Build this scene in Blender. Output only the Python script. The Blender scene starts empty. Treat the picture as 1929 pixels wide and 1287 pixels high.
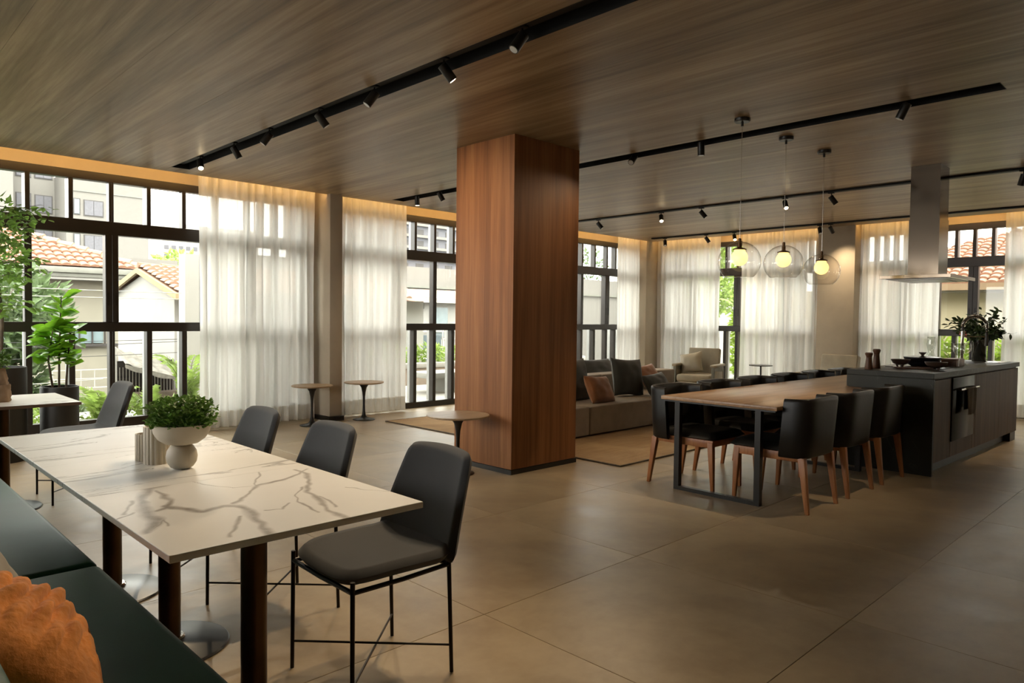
import bpy, bmesh, math, random
from mathutils import Vector, Matrix, Euler, noise as mnoise
PI = math.pi
S = bpy.context.scene
COL = S.collection
# ------------------------------------------------------------------ camera
cam_d = bpy.data.cameras.new('camera'); cam = bpy.data.objects.new('camera', cam_d); COL.objects.link(cam)
cam_d.sensor_width = 36; cam_d.lens = 24.99; cam_d.clip_start = 0.05; cam_d.clip_end = 400
R1 = (0.71393, -0.70013, 0.011188); D1 = (-0.014117, -0.030365, -0.999439); F1 = (0.700075, 0.713372, -0.031562)
cam.matrix_world = Matrix(((R1[0], -D1[0], -F1[0], 0), (R1[1], -D1[1], -F1[1], 0), (R1[2], -D1[2], -F1[2], 1.35), (0, 0, 0, 1)))
S.camera = cam
# ------------------------------------------------------------------ world, sun, exposure
S.view_settings.view_transform = 'Standard'; S.view_settings.look = 'None'
S.view_settings.gamma = 1.0; S.view_settings.use_curve_mapping = False
S.view_settings.exposure = 0.15
W = bpy.data.worlds.new('overcast sky'); S.world = W; W.use_nodes = True
wn = W.node_tree; bg = wn.nodes['Background']
bg.inputs['Color'].default_value = (1.0, 0.975, 0.93, 1); bg.inputs['Strength'].default_value = 9.5
sd = bpy.data.lights.new('sun', 'SUN'); sd.energy = 4.5; sd.angle = math.radians(25); sd.color = (1, 0.95, 0.87)
sun = bpy.data.objects.new('sun', sd); COL.objects.link(sun)
sun.rotation_euler = Vector((0.25, 0.5, -0.85)).to_track_quat('-Z', 'Y').to_euler()

# ------------------------------------------------------------------ materials
MATS = {}
def _new(name):
    m = bpy.data.materials.new(name); m.use_nodes = True
    nt = m.node_tree; MATS[name] = m
    return m, nt, nt.nodes['Principled BSDF']
def coords(nt, scale=(1, 1, 1), rot=(0, 0, 0), kind='Object'):
    t = nt.nodes.new('ShaderNodeTexCoord'); mp = nt.nodes.new('ShaderNodeMapping')
    mp.inputs['Scale'].default_value = scale; mp.inputs['Rotation'].default_value = rot
    nt.links.new(t.outputs[kind], mp.inputs['Vector']); return mp.outputs['Vector']
def noise(nt, vec, scale=5, detail=4, rough=.55, dist=0):
    n = nt.nodes.new('ShaderNodeTexNoise'); n.inputs['Scale'].default_value = scale; n.inputs['Detail'].default_value = detail
    n.inputs['Roughness'].default_value = rough; n.inputs['Distortion'].default_value = dist
    nt.links.new(vec, n.inputs['Vector']); return n.outputs['Fac']
def ramp(nt, fac, stops):
    r = nt.nodes.new('ShaderNodeValToRGB'); e = r.color_ramp.elements
    while len(e) < len(stops): e.new(.5)
    for i, (p, c) in enumerate(stops):
        e[i].position = p; e[i].color = (*c, 1) if len(c) == 3 else c
    nt.links.new(fac, r.inputs['Fac']); return r.outputs['Color']
def math_(nt, op, a, b=None, c=None):
    n = nt.nodes.new('ShaderNodeMath'); n.operation = op
    for i, x in enumerate((a, b, c)):
        if x is None: continue
        if isinstance(x, (int, float)): n.inputs[i].default_value = x
        else: nt.links.new(x, n.inputs[i])
    return n.outputs[0]
def mix(nt, fac, a, b, mode='MIX'):
    n = nt.nodes.new('ShaderNodeMix'); n.data_type = 'RGBA'; n.blend_type = mode
    for k, x in ((0, fac), (6, a), (7, b)):
        if isinstance(x, (int, float)): n.inputs[k].default_value = x
        elif isinstance(x, tuple): n.inputs[k].default_value = (*x, 1)
        else: nt.links.new(x, n.inputs[k])
    return n.outputs[2]
def bump(nt, bs, h, strength=.3, dist=.01):
    b = nt.nodes.new('ShaderNodeBump'); b.inputs['Strength'].default_value = strength; b.inputs['Distance'].default_value = dist
    nt.links.new(h, b.inputs['Height']); nt.links.new(b.outputs['Normal'], bs.inputs['Normal'])
def plain(name, c, rough=.5, metal=0, var=.12, scale=6, bmp=0, bscale=60, spec=.5, emis=None, estr=0, sheen=0):
    m, nt, bs = _new(name)
    v = coords(nt); f = noise(nt, v, scale, 4)
    lo = tuple(x * (1 - var) for x in c); hi = tuple(min(1, x * (1 + var)) for x in c)
    nt.links.new(ramp(nt, f, [(.3, lo), (.7, hi)]), bs.inputs['Base Color'])
    bs.inputs['Roughness'].default_value = rough; bs.inputs['Metallic'].default_value = metal
    bs.inputs['Specular IOR Level'].default_value = spec
    if sheen: bs.inputs['Sheen Weight'].default_value = sheen
    if bmp: bump(nt, bs, noise(nt, v, bscale, 3), bmp, .004)
    if emis: bs.inputs['Emission Color'].default_value = (*emis, 1); bs.inputs['Emission Strength'].default_value = estr
    return m
def wood(name, dark, mid, light, axis='Y', rough=.45, across=9, along=.55, tone=0.0, spec=.4):
    m, nt, bs = _new(name)
    sc = {'X': (along, across, across), 'Y': (across, along, across), 'Z': (across, across, along)}[axis]
    v = coords(nt, sc); n1 = noise(nt, v, 1.0, 6, .62, .35)
    v2 = coords(nt, tuple(s * 5 for s in sc)); n2 = noise(nt, v2, 1.0, 4, .6, .2)
    f = math_(nt, 'ADD', math_(nt, 'MULTIPLY', n1, .7), math_(nt, 'MULTIPLY', n2, .3))
    c = ramp(nt, f, [(.36, dark), (.5, mid), (.63, light)])
    if tone:
        oi = nt.nodes.new('ShaderNodeObjectInfo'); t = math_(nt, 'MULTIPLY_ADD', oi.outputs['Random'], tone, 1 - tone / 2)
        vm = nt.nodes.new('ShaderNodeVectorMath'); vm.operation = 'SCALE'; nt.links.new(c, vm.inputs[0]); nt.links.new(t, vm.inputs['Scale']); c = vm.outputs[0]
    nt.links.new(c, bs.inputs['Base Color']); bs.inputs['Roughness'].default_value = rough
    bs.inputs['Specular IOR Level'].default_value = spec
    bump(nt, bs, n2, .08, .001)
    return m
def marble(name, strength=1.0, scale=2.0, stretch=(1, 1, 1), seed=0.0):
    m, nt, bs = _new(name)
    t = nt.nodes.new('ShaderNodeTexCoord'); mp = nt.nodes.new('ShaderNodeMapping')
    mp.inputs['Location'].default_value = (seed, seed * .7, 0); mp.inputs['Scale'].default_value = stretch
    nt.links.new(t.outputs['Object'], mp.inputs['Vector']); v = mp.outputs['Vector']
    n1 = noise(nt, v, scale, 6, .55, .9)
    vein = math_(nt, 'ABSOLUTE', math_(nt, 'SUBTRACT', n1, .5))
    mask = noise(nt, v, scale * .9, 2, .5, .3)
    vw = math_(nt, 'MULTIPLY', math_(nt, 'MAXIMUM', math_(nt, 'SUBTRACT', mask, .42), .0), .32 * strength)
    fac = math_(nt, 'SUBTRACT', 1.0, math_(nt, 'DIVIDE', vein, math_(nt, 'ADD', vw, .0025)))
    fac = math_(nt, 'MINIMUM', math_(nt, 'MAXIMUM', fac, 0.0), 1.0)
    n3 = noise(nt, v, scale * 5, 5, .6, .5)
    fac = math_(nt, 'MULTIPLY', math_(nt, 'POWER', fac, .5), math_(nt, 'MULTIPLY_ADD', n3, .9, .25))
    cloud = ramp(nt, noise(nt, v, 1.2, 3), [(.3, (.68, .68, .65)), (.7, (.77, .77, .745))])
    nt.links.new(mix(nt, fac, cloud, (.17, .155, .14)), bs.inputs['Base Color'])
    bs.inputs['Roughness'].default_value = .42
    return m
def leafmat(name, c, trans=.35, rough=.4):
    m, nt, bs = _new(name); out = nt.nodes['Material Output']
    oi = nt.nodes.new('ShaderNodeTexCoord'); f = noise(nt, oi.outputs['Object'], 9, 3)
    col = ramp(nt, f, [(.35, tuple(x * .6 for x in c)), (.65, tuple(x * 1.35 for x in c))])
    nt.links.new(col, bs.inputs['Base Color']); bs.inputs['Roughness'].default_value = rough
    tr = nt.nodes.new('ShaderNodeBsdfTranslucent'); nt.links.new(col, tr.inputs['Color'])
    mx = nt.nodes.new('ShaderNodeMixShader'); mx.inputs[0].default_value = trans
    nt.links.new(bs.outputs[0], mx.inputs[1]); nt.links.new(tr.outputs[0], mx.inputs[2]); nt.links.new(mx.outputs[0], out.inputs[0])
    return m
def thin_glass(name, tint=(.95, .97, .96), ior=1.45, boost=1.0):
    m = bpy.data.materials.new(name); m.use_nodes = True; nt = m.node_tree; MATS[name] = m
    nt.nodes.remove(nt.nodes['Principled BSDF']); out = nt.nodes['Material Output']
    t = nt.nodes.new('ShaderNodeBsdfTransparent'); t.inputs[0].default_value = (*tint, 1)
    g = nt.nodes.new('ShaderNodeBsdfGlossy'); g.inputs['Roughness'].default_value = .02
    lw = nt.nodes.new('ShaderNodeLayerWeight'); lw.inputs[0].default_value = .5
    f0 = ((ior - 1) / (ior + 1)) ** 2 * boost
    fr = math_(nt, 'MULTIPLY_ADD', math_(nt, 'POWER', lw.outputs['Facing'], 3.6), 1 - f0, f0)
    mx = nt.nodes.new('ShaderNodeMixShader'); nt.links.new(fr, mx.inputs[0])
    nt.links.new(t.outputs[0], mx.inputs[1]); nt.links.new(g.outputs[0], mx.inputs[2]); nt.links.new(mx.outputs[0], out.inputs[0])
    return m
def sheer(name, c, transp, transl):
    m, nt, bs = _new(name); out = nt.nodes['Material Output']
    v = coords(nt, (1, 1, .05)); w = noise(nt, v, 30, 3)
    col = ramp(nt, w, [(.3, tuple(x * .97 for x in c)), (.7, c)])
    nt.links.new(col, bs.inputs['Base Color']); bs.inputs['Roughness'].default_value = .9; bs.inputs['Specular IOR Level'].default_value = .1
    tl = nt.nodes.new('ShaderNodeBsdfTranslucent'); nt.links.new(col, tl.inputs[0])
    m1 = nt.nodes.new('ShaderNodeMixShader'); m1.inputs[0].default_value = transl
    nt.links.new(bs.outputs[0], m1.inputs[1]); nt.links.new(tl.outputs[0], m1.inputs[2])
    tp = nt.nodes.new('ShaderNodeBsdfTransparent'); m2 = nt.nodes.new('ShaderNodeMixShader'); m2.inputs[0].default_value = transp
    nt.links.new(m1.outputs[0], m2.inputs[1]); nt.links.new(tp.outputs[0], m2.inputs[2]); nt.links.new(m2.outputs[0], out.inputs[0])
    return m
def tilefloor():
    m, nt, bs = _new('floor tile')
    v = coords(nt); a = noise(nt, v, .9, 5, .6, .4); b = noise(nt, v, 4.5, 5, .65)
    f = math_(nt, 'ADD', math_(nt, 'MULTIPLY', a, .65), math_(nt, 'MULTIPLY', b, .35))
    c = ramp(nt, f, [(.34, (.255, .182, .105)), (.5, (.375, .290, .180)), (.67, (.475, .382, .25))])
    oi = nt.nodes.new('ShaderNodeObjectInfo'); t = math_(nt, 'MULTIPLY_ADD', oi.outputs['Random'], .14, .93)
    vm = nt.nodes.new('ShaderNodeVectorMath'); vm.operation = 'SCALE'; nt.links.new(c, vm.inputs[0]); nt.links.new(t, vm.inputs['Scale'])
    nt.links.new(vm.outputs[0], bs.inputs['Base Color'])
    bs.inputs['Roughness'].default_value = .38; bs.inputs['Specular IOR Level'].default_value = .45
    nt.links.new(ramp(nt, b, [(.3, (.33, .33, .33)), (.7, (.45, .45, .45))]), bs.inputs['Roughness'])
    return m
tilefloor()
wood('ceiling wood', (.135, .086, .045), (.255, .178, .102), (.385, .290, .178), 'Y', .40, 8, .30, .10)
wood('column wood', (.150, .058, .020), (.225, .092, .033), (.285, .128, .048), 'Z', .5, 13, .35, 0, .2)
wood('table wood', (.21, .115, .058), (.30, .175, .092), (.38, .235, .13), 'X', .32, 8, .6)
wood('chair wood', (.25, .092, .030), (.33, .13, .046), (.40, .175, .065), 'Z', .4, 25, 3)
wood('pale wood', (.32, .22, .13), (.42, .30, .18), (.50, .37, .24), 'X', .4, 14, 2)
wood('cabinet wood', (.058, .031, .016), (.086, .048, .026), (.115, .068, .038), 'Z', .55, 14, .7, 0, .2)
wood('dark turned wood', (.06, .025, .012), (.10, .042, .020), (.14, .06, .03), 'Z', .4, 20, 3)
plain('plaster', (.42, .36, .275), .85, var=.06, scale=3, bmp=.1)
plain('wall paint', (.56, .46, .32), .85, var=.04)
plain('black metal', (.016, .014, .012), .35, spec=.4)
plain('track black', (.010, .010, .010), .6, spec=.2)
plain('frame bronze', (.030, .024, .020), .35, spec=.5)
plain('alu and daylight grey', (.36, .36, .35), .4, .6)  # aluminium of curtain tracks; also painted daylight on the mullions
plain('chair fabric', (.034, .034, .035), .85, bmp=.25, bscale=500, sheen=.15)
plain('chair leg metal', (.020, .015, .011), .35, .6)
plain('pedestal bronze', (.105, .058, .026), .36, .8, var=.2)
plain('base steel', (.055, .055, .055), .30, .85)
plain('bench teal', (.019, .098, .074), .48, var=.10, bmp=.06, bscale=120, spec=.4)
plain('orange knit', (.72, .26, .045), .9, var=.25, scale=14, bmp=.5, bscale=90, sheen=.2)
plain('grey linen', (.32, .30, .26), .9, bmp=.3, bscale=260)
plain('rust velvet', (.20, .070, .016), .8, var=.2, sheen=.2)
plain('olive velvet', (.022, .022, .014), .8, var=.3, sheen=.2)
plain('sofa linen', (.25, .200, .148), .9, bmp=.2, bscale=300)
plain('armchair leather', (.27, .225, .150), .55)
plain('armchair frame grey', (.13, .125, .095), .6)
plain('black leather', (.0085, .0075, .0065), .40, spec=.35, bmp=.1, bscale=40)
plain('ceramic bone', (.50, .45, .36), .55, var=.05)
plain('sandstone', (.36, .25, .16), .75, var=.2, scale=3)
plain('planter black', (.016, .015, .013), .5)
plain('soil', (.03, .02, .013), .95, var=.4, scale=40)
plain('bark', (.10, .075, .05), .85, var=.3, scale=20)
def stone():
    m, nt, bs = _new('stone green'); v = coords(nt); a = noise(nt, v, 1.6, 5, .6, .8); b = noise(nt, v, 3, 4)
    ve = math_(nt, 'SUBTRACT', 1.0, math_(nt, 'DIVIDE', math_(nt, 'ABSOLUTE', math_(nt, 'SUBTRACT', a, .47)), math_(nt, 'MULTIPLY_ADD', math_(nt, 'MAXIMUM', math_(nt, 'SUBTRACT', b, .5), 0.0), .05, .0008)))
    ve = math_(nt, 'MULTIPLY', math_(nt, 'MAXIMUM', ve, 0.0), .45)
    nt.links.new(mix(nt, ve, ramp(nt, b, [(.3, (.018, .019, .013)), (.7, (.034, .035, .026))]), (.16, .16, .13)), bs.inputs['Base Color']); bs.inputs['Roughness'].default_value = .5; bs.inputs['Specular IOR Level'].default_value = .3
stone()
plain('steel', (.50, .47, .43), .20, 1.0, var=.04)
plain('hood steel', (.15, .122, .092), .13, 1.0, var=.05, scale=2)
plain('dark steel', (.18, .17, .16), .3, 1.0)
plain('oven glass', (.010, .010, .009), .2, spec=.05)
plain('towel', (.13, .105, .08), .95, bmp=.4, bscale=150)
plain('enamel navy', (.012, .011, .016), .25)
plain('bowl glaze', (.055, .034, .024), .3)
plain('opal lit', (1, .9, .6), .4, emis=(1.0, .74, .27), estr=1.35)
plain('lamp lit', (1, .9, .7), .4, emis=(1.0, .78, .45), estr=22)
plain('lamp off', (.5, .5, .48), .3)
plain('led strip', (1, .8, .5), .5, emis=(1.0, .58, .19), estr=22)
plain('vase smoke', (.014, .016, .013), .1, spec=.8)
plain('petal pink', (.30, .10, .10), .6, var=.3, scale=30)
leafmat('leaf fig', (.20, .42, .03), .45, .3)
leafmat('leaf tree', (.23, .40, .08), .45)
leafmat('leaf bowl', (.10, .21, .03), .3)
leafmat('leaf outside', (.25, .35, .08), .4)
leafmat('leaf bamboo', (.11, .16, .07), .35)
leafmat('leaf dark', (.022, .045, .014), .2)
leafmat('leaf lime', (.17, .25, .025), .35)
plain('white render', (0.296, 0.285, 0.263), .9, var=.05, scale=2)
plain('cream render', (0.186, 0.171, 0.133), .9, var=.07, scale=2)
plain('cream warm', (.33, .285, .185), .9, var=.06, scale=2)
plain('tower grey', (0.154, 0.145, 0.131), .9, var=.04)
plain('tower blind', (.10, .098, .11), .7)
plain('tower pane', (.13, .17, .18), .15)
plain('tower dark', (.055, .05, .048), .7)
plain('terracotta', (.215, .110, .068), .85, var=.28, scale=7)
plain('terracotta pale', (0.277, 0.178, 0.125), .85, var=.2, scale=5)
plain('gutter grey', (0.144, 0.144, 0.122), .6)
plain('fascia yellow', (0.245, 0.187, 0.101), .7)
plain('wire', (.02, .02, .02), .6)
plain('wire pale', (.36, .36, .30), .6)
plain('awning', (0.144, 0.133, 0.112), .85, var=.35, scale=9)
plain('gate iron', (.022, .017, .014), .6)
plain('railing pale', (0.324, 0.310, 0.274), .6)
plain('grout', (.16, .125, .085), .9)
plain('asphalt', (.12, .12, .12), .9)
plain('terrace stone', (0.245, 0.230, 0.202), .8, var=.08)
plain('garden wall', (0.202, 0.158, 0.122), .9, var=.15)
plain('sign teal', (.055, .075, .085), .5)
plain('sign white', (.75, .75, .75), .6)
plain('concrete pale', (0.245, 0.241, 0.216), .8, var=.06)
plain('kraft board', (.14, .09, .045), .7)
def marble_attr():
    m, nt, bs = _new('marble bold'); at = nt.nodes.new('ShaderNodeAttribute'); at.attribute_name = 'vein'
    v = coords(nt); n3 = noise(nt, v, 9, 5, .65, .6); n4 = noise(nt, v, 38, 4, .7, .4)
    f = math_(nt, 'MULTIPLY', at.outputs['Fac'], math_(nt, 'MULTIPLY_ADD', math_(nt, 'ADD', math_(nt, 'MULTIPLY', n3, .6), math_(nt, 'MULTIPLY', n4, .4)), 1.6, -.05))
    f = math_(nt, 'MINIMUM', math_(nt, 'MAXIMUM', f, 0.0), 1.0)
    cloud = ramp(nt, noise(nt, v, 1.5, 4), [(.3, (.70, .70, .67)), (.7, (.79, .79, .765))])
    nt.links.new(mix(nt, f, cloud, (.20, .175, .15)), bs.inputs['Base Color']); bs.inputs['Roughness'].default_value = .40
marble_attr()
marble('marble soft', .45, 1.5, (.55, 2.6, 1), 7.4)
marble('marble calm', .3, 1.4, (.6, 2.2, 1), 1.7)
thin_glass('window glass', (.93, .95, .93), 1.42)
thin_glass('globe glass', (.985, .975, .96), 1.5, 1.3)
thin_glass('drinking glass', (.88, .90, .88), 1.5, 3.0)
sheer('curtain sheer', (.86, .84, .80), .085, .56)
sheer('curtain hem', (.78, .74, .67), .02, .45)
def rugmat():
    m, nt, bs = _new('jute rug')
    v = coords(nt); a = noise(nt, v, 1.6, 4, .6, .5); s = coords(nt, (2, 90, 1)); b = noise(nt, s, 1, 3)
    f = math_(nt, 'ADD', math_(nt, 'MULTIPLY', a, .5), math_(nt, 'MULTIPLY', b, .5))
    nt.links.new(ramp(nt, f, [(.35, (.36, .22, .10)), (.65, (.62, .42, .22))]), bs.inputs['Base Color'])
    bs.inputs['Roughness'].default_value = .95
    ck = nt.nodes.new('ShaderNodeTexWave'); ck.inputs['Scale'].default_value = 40; nt.links.new(coords(nt), ck.inputs['Vector'])
    bump(nt, bs, ck.outputs['Fac'], .6, .006)
rugmat()
def M_(n): return MATS[n]

# ------------------------------------------------------------------ mesh helpers
class MB:
    def __init__(s): s.v = []; s.f = []
    def add(s, vs, fs):
        o = len(s.v); s.v += [tuple(v) for v in vs]; s.f += [tuple(i + o for i in f) for f in fs]; return s
    def box(s, x0, x1, y0, y1, z0, z1, mtx=None):
        vs = [Vector(p) for p in ((x0, y0, z0), (x1, y0, z0), (x1, y1, z0), (x0, y1, z0), (x0, y0, z1), (x1, y0, z1), (x1, y1, z1), (x0, y1, z1))]
        if mtx: vs = [mtx @ v for v in vs]
        return s.add(vs, [(3, 2, 1, 0), (4, 5, 6, 7), (0, 1, 5, 4), (1, 2, 6, 5), (2, 3, 7, 6), (3, 0, 4, 7)])
    def frustum(s, p0, p1, a0, a1, b0=None, b1=None):
        # square post from p0 to p1 with half sizes (a0,b0) and (a1,b1)
        b0 = a0 if b0 is None else b0; b1 = a1 if b1 is None else b1
        vs = [(p0[0] + sx * a0, p0[1] + sy * b0, p0[2]) for sx, sy in ((-1, -1), (1, -1), (1, 1), (-1, 1))]
        vs += [(p1[0] + sx * a1, p1[1] + sy * b1, p1[2]) for sx, sy in ((-1, -1), (1, -1), (1, 1), (-1, 1))]
        return s.add(vs, [(3, 2, 1, 0), (4, 5, 6, 7), (0, 1, 5, 4), (1, 2, 6, 5), (2, 3, 7, 6), (3, 0, 4, 7)])
    def cyl(s, p0, p1, r0, r1=None, n=16, cap=True):
        r1 = r0 if r1 is None else r1
        return s.tube([p0, p1], [r0, r1], n, cap)
    def tube(s, pts, r, n=8, cap=True):
        pts = [Vector(p) for p in pts]
        if not isinstance(r, (list, tuple)): r = [r] * len(pts)
        vs = []; fs = []; up = None
        for i, p in enumerate(pts):
            d = (pts[min(i + 1, len(pts) - 1)] - pts[max(i - 1, 0)]).normalized()
            if up is None:
                up = Vector((0, 0, 1)) if abs(d.z) < .9 else Vector((1, 0, 0))
            a = d.cross(up).normalized(); up = a.cross(d).normalized()
            for k in range(n):
                t = 2 * PI * k / n; vs.append(p + (a * math.cos(t) + up * math.sin(t)) * r[i])
        for i in range(len(pts) - 1):
            for k in range(n):
                k2 = (k + 1) % n; fs.append((i * n + k, i * n + k2, (i + 1) * n + k2, (i + 1) * n + k))
        if cap:
            fs.append(tuple(range(n))[::-1]); fs.append(tuple((len(pts) - 1) * n + k for k in range(n)))
        return s.add(vs, fs)
    def lathe(s, prof, n=32, c=(0, 0, 0), close=False):
        vs = []; fs = []
        for r, z in prof:
            for k in range(n):
                t = 2 * PI * k / n; vs.append((c[0] + r * math.cos(t), c[1] + r * math.sin(t), c[2] + z))
        m = len(prof)
        for i in range(m - 1 if not close else m):
            j = (i + 1) % m
            for k in range(n):
                k2 = (k + 1) % n; fs.append((i * n + k, i * n + k2, j * n + k2, j * n + k))
        if not close:
            if prof[0][0] > 1e-4: fs.append(tuple(range(n))[::-1])
            if prof[-1][0] > 1e-4: fs.append(tuple((m - 1) * n + k for k in range(n)))
        return s.add(vs, fs)
    def prism(s, poly, z0, z1):
        n = len(poly); vs = [(x, y, z0) for x, y in poly] + [(x, y, z1) for x, y in poly]
        return s.add(vs, [tuple(range(n))[::-1], tuple(range(n, 2 * n))] + [(i, (i + 1) % n, n + (i + 1) % n, n + i) for i in range(n)])
    def prismax(s, poly, a0, a1, ax):
        # polygon in the two other axes, extruded along ax
        o = len(s.v); s.prism(poly, a0, a1)
        for i in range(o, len(s.v)):
            p, q, h = s.v[i]
            s.v[i] = (h, p, q) if ax == 0 else (p, h, q) if ax == 1 else (p, q, h)
        return s
    def grid(s, fn, nu, nv):
        vs = [fn(i / nu, j / nv) for j in range(nv + 1) for i in range(nu + 1)]
        return s.add(vs, [(j * (nu + 1) + i, j * (nu + 1) + i + 1, (j + 1) * (nu + 1) + i + 1, (j + 1) * (nu + 1) + i) for j in range(nv) for i in range(nu)])
    def mesh(s, name, mat, smooth=False, bevel=0, seg=2, angle=35):
        me = bpy.data.meshes.new(name); me.from_pydata(s.v, [], s.f)
        if bevel:
            bm = bmesh.new(); bm.from_mesh(me)
            bmesh.ops.remove_doubles(bm, verts=bm.verts, dist=1e-5)
            es = [e for e in bm.edges if len(e.link_faces) == 2 and e.calc_face_angle(0) > .5]
            bmesh.ops.bevel(bm, geom=es, offset=bevel, segments=seg, affect='EDGES', profile=.5, clamp_overlap=True)
            bmesh.ops.recalc_face_normals(bm, faces=bm.faces); bm.to_mesh(me); bm.free()
        else:
            bm = bmesh.new(); bm.from_mesh(me); bmesh.ops.recalc_face_normals(bm, faces=bm.faces); bm.to_mesh(me); bm.free()
        if smooth or bevel:
            me.polygons.foreach_set('use_smooth', [True] * len(me.polygons))
            me.set_sharp_from_angle(angle=math.radians(angle))
        me.materials.append(M_(mat) if isinstance(mat, str) else mat); me.update()
        return me
    def build(s, name, mat, parent=None, **k):
        o = bpy.data.objects.new(name, s.mesh(name, mat, **k)); COL.objects.link(o)
        if parent: o.parent = parent
        return o
def tag(o, label=None, cat=None, group=None, kind=None):
    if label: o['label'] = label
    if cat: o['category'] = cat
    if group: o['group'] = group
    if kind: o['kind'] = kind
    return o
def thing(name, label, cat, loc=(0, 0, 0), rz=0, group=None, kind=None):
    o = bpy.data.objects.new(name, None); COL.objects.link(o); o.empty_display_size = .1
    o.location = loc; o.rotation_euler = (0, 0, rz)
    return tag(o, label, cat, group, kind)
def copy_tree(o, parent=None):
    c = o.copy(); COL.objects.link(c); c.parent = parent
    for ch in list(o.children): copy_tree(ch, c)
    return c
def dup(o, label, loc, rz=0, group=None):
    c = copy_tree(o); c.location = loc; c.rotation_euler = (0, 0, rz); c['label'] = label
    if group: c['group'] = group
    return c
def inst(me, name, parent, loc=(0, 0, 0), rot=(0, 0, 0), sc=1):
    o = bpy.data.objects.new(name, me); COL.objects.link(o); o.parent = parent; o.location = loc; o.rotation_euler = rot
    o.scale = (sc, sc, sc) if isinstance(sc, (int, float)) else sc; return o
def struct(name, label=None, **k):
    o = bpy.data.objects.new(name, None); COL.objects.link(o); return tag(o, label, kind='structure')
def spot(loc, to, e, size=82, col=(1, .77, .50), blend=.6, r=.03):
    d = bpy.data.lights.new('spot beam', 'SPOT'); d.energy = e; d.spot_size = math.radians(size); d.spot_blend = 1.0; d.color = col; d.shadow_soft_size = r
    o = bpy.data.objects.new('spot beam', d); COL.objects.link(o); o.location = loc
    o.rotation_euler = (Vector(to) - Vector(loc)).to_track_quat('-Z', 'Y').to_euler(); return o

# ================================================================== THE SETTING
H = 2.93; YW = 8.62; XB = 12.40; X0 = -3.0; Y0 = -3.5
floor = struct('floor', 'warm grey concrete-look tile floor with thin joints')
MB().box(X0, XB + .2, Y0, YW + .2, -.12, -.012).build('grout_bed', 'grout', floor)
T = 1.178; gx0 = 2.165; gy0 = 1.19; g = .0011
tm = MB().box(g, T - g, g, T - g, -.012, 0).mesh('tile', 'floor tile', bevel=.0012, seg=1)
i0 = math.floor((X0 - gx0) / T); i1 = math.ceil((XB - gx0) / T); j0 = math.floor((Y0 - gy0) / T); j1 = math.ceil((YW - gy0) / T)
for i in range(i0, i1):
    for j in range(j0, j1):
        x, y = gx0 + i * T, gy0 + j * T
        if x >= X0 and y >= Y0 and x + T <= XB + .05 and y + T <= YW + .05: inst(tm, 'tile', floor, (x, y, 0))
        else:
            ax, bx, ay, by = max(x, X0), min(x + T, XB + .02), max(y, Y0), min(y + T, YW + .02)
            if bx - ax > .02 and by - ay > .02: MB().box(ax + g, bx - g, ay + g, by - g, -.012, 0).build('tile', 'floor tile', floor)
# ceiling: solid slab above, wood panels below it with two recessed slots
ceiling = struct('ceiling', 'brown wood-grain panel ceiling with recessed black track slots')
MB().box(X0, XB + .3, Y0, YW + .3, 3.12, 3.35).build('slab', 'plaster', ceiling)
CY = 8.26; CX = 12.04
def panels(xa, xb, ya, yb):
    n = max(1, round((xb - xa) / .62)); w = (xb - xa) / n
    for k in range(n):
        MB().box(xa + k * w + .0007, xa + (k + 1) * w - .0007, ya, yb, H, H + .02).build('panel', 'ceiling wood', ceiling)
S1 = (2.735, 2.925); S2 = (5.545, 5.735)
panels(X0, S1[0], Y0, CY); panels(S1[1], S2[0], Y0, CY); panels(S2[1], CX, Y0, CY)
panels(S1[0], S1[1], 8.0, CY); panels(S2[0], S2[1], 7.98, CY); panels(S2[0], S2[1], Y0, 1.13)
MB().box(X0, CX, CY - .015, CY, H + .02, 3.04).box(CX - .015, CX, Y0, CY, H + .02, 3.04).build('cove_fascia', 'plaster', ceiling)

# walls with openings cut through
def wall(name, boxes, label):
    o = MB()
    for b in boxes: o.box(*b)
    w = o.build(name, 'wall paint', None); tag(w, label, kind='structure'); return w
wall('wall_left', [(X0, 12.6, YW, YW + .2, 2.875, 3.12), (X0, -2.3, YW, YW + .2, 0, 2.875), (4.62, 5.08, YW, YW + .2, 0, 2.875), (12.14, 12.6, YW, YW + .2, 0, 2.875)],
     'plastered window wall with warm lit band above the windows')
wall('wall_back', [(XB, XB + .2, Y0, YW, 2.865, 3.12), (XB, XB + .2, 8.16, YW, 0, 2.865), (XB, XB + .2, 4.34, 5.1, 0, 2.865), (XB, XB + .2, Y0, -1.6, 0, 2.865)],
     'plastered far wall with two window openings')
wall('wall_front', [(X0, XB + .2, Y0 - .2, Y0, 0, 3.12)], 'plain wall behind the kitchen side')
wall('wall_right', [(X0 - .2, X0, Y0, -.5, 0, 3.12), (X0 - .2, X0, 8.2, YW + .2, 0, 3.12), (X0 - .2, X0, -.5, 3.2, 0, 3.12), (X0 - .2, X0, 3.2, 8.2, 2.6, 3.12), (X0 - .2, X0, 3.2, 8.2, 0, .9)], 'unseen wall behind the viewer with an opening added for fill light')  # unseen opening added to let more sky light into the room

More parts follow.
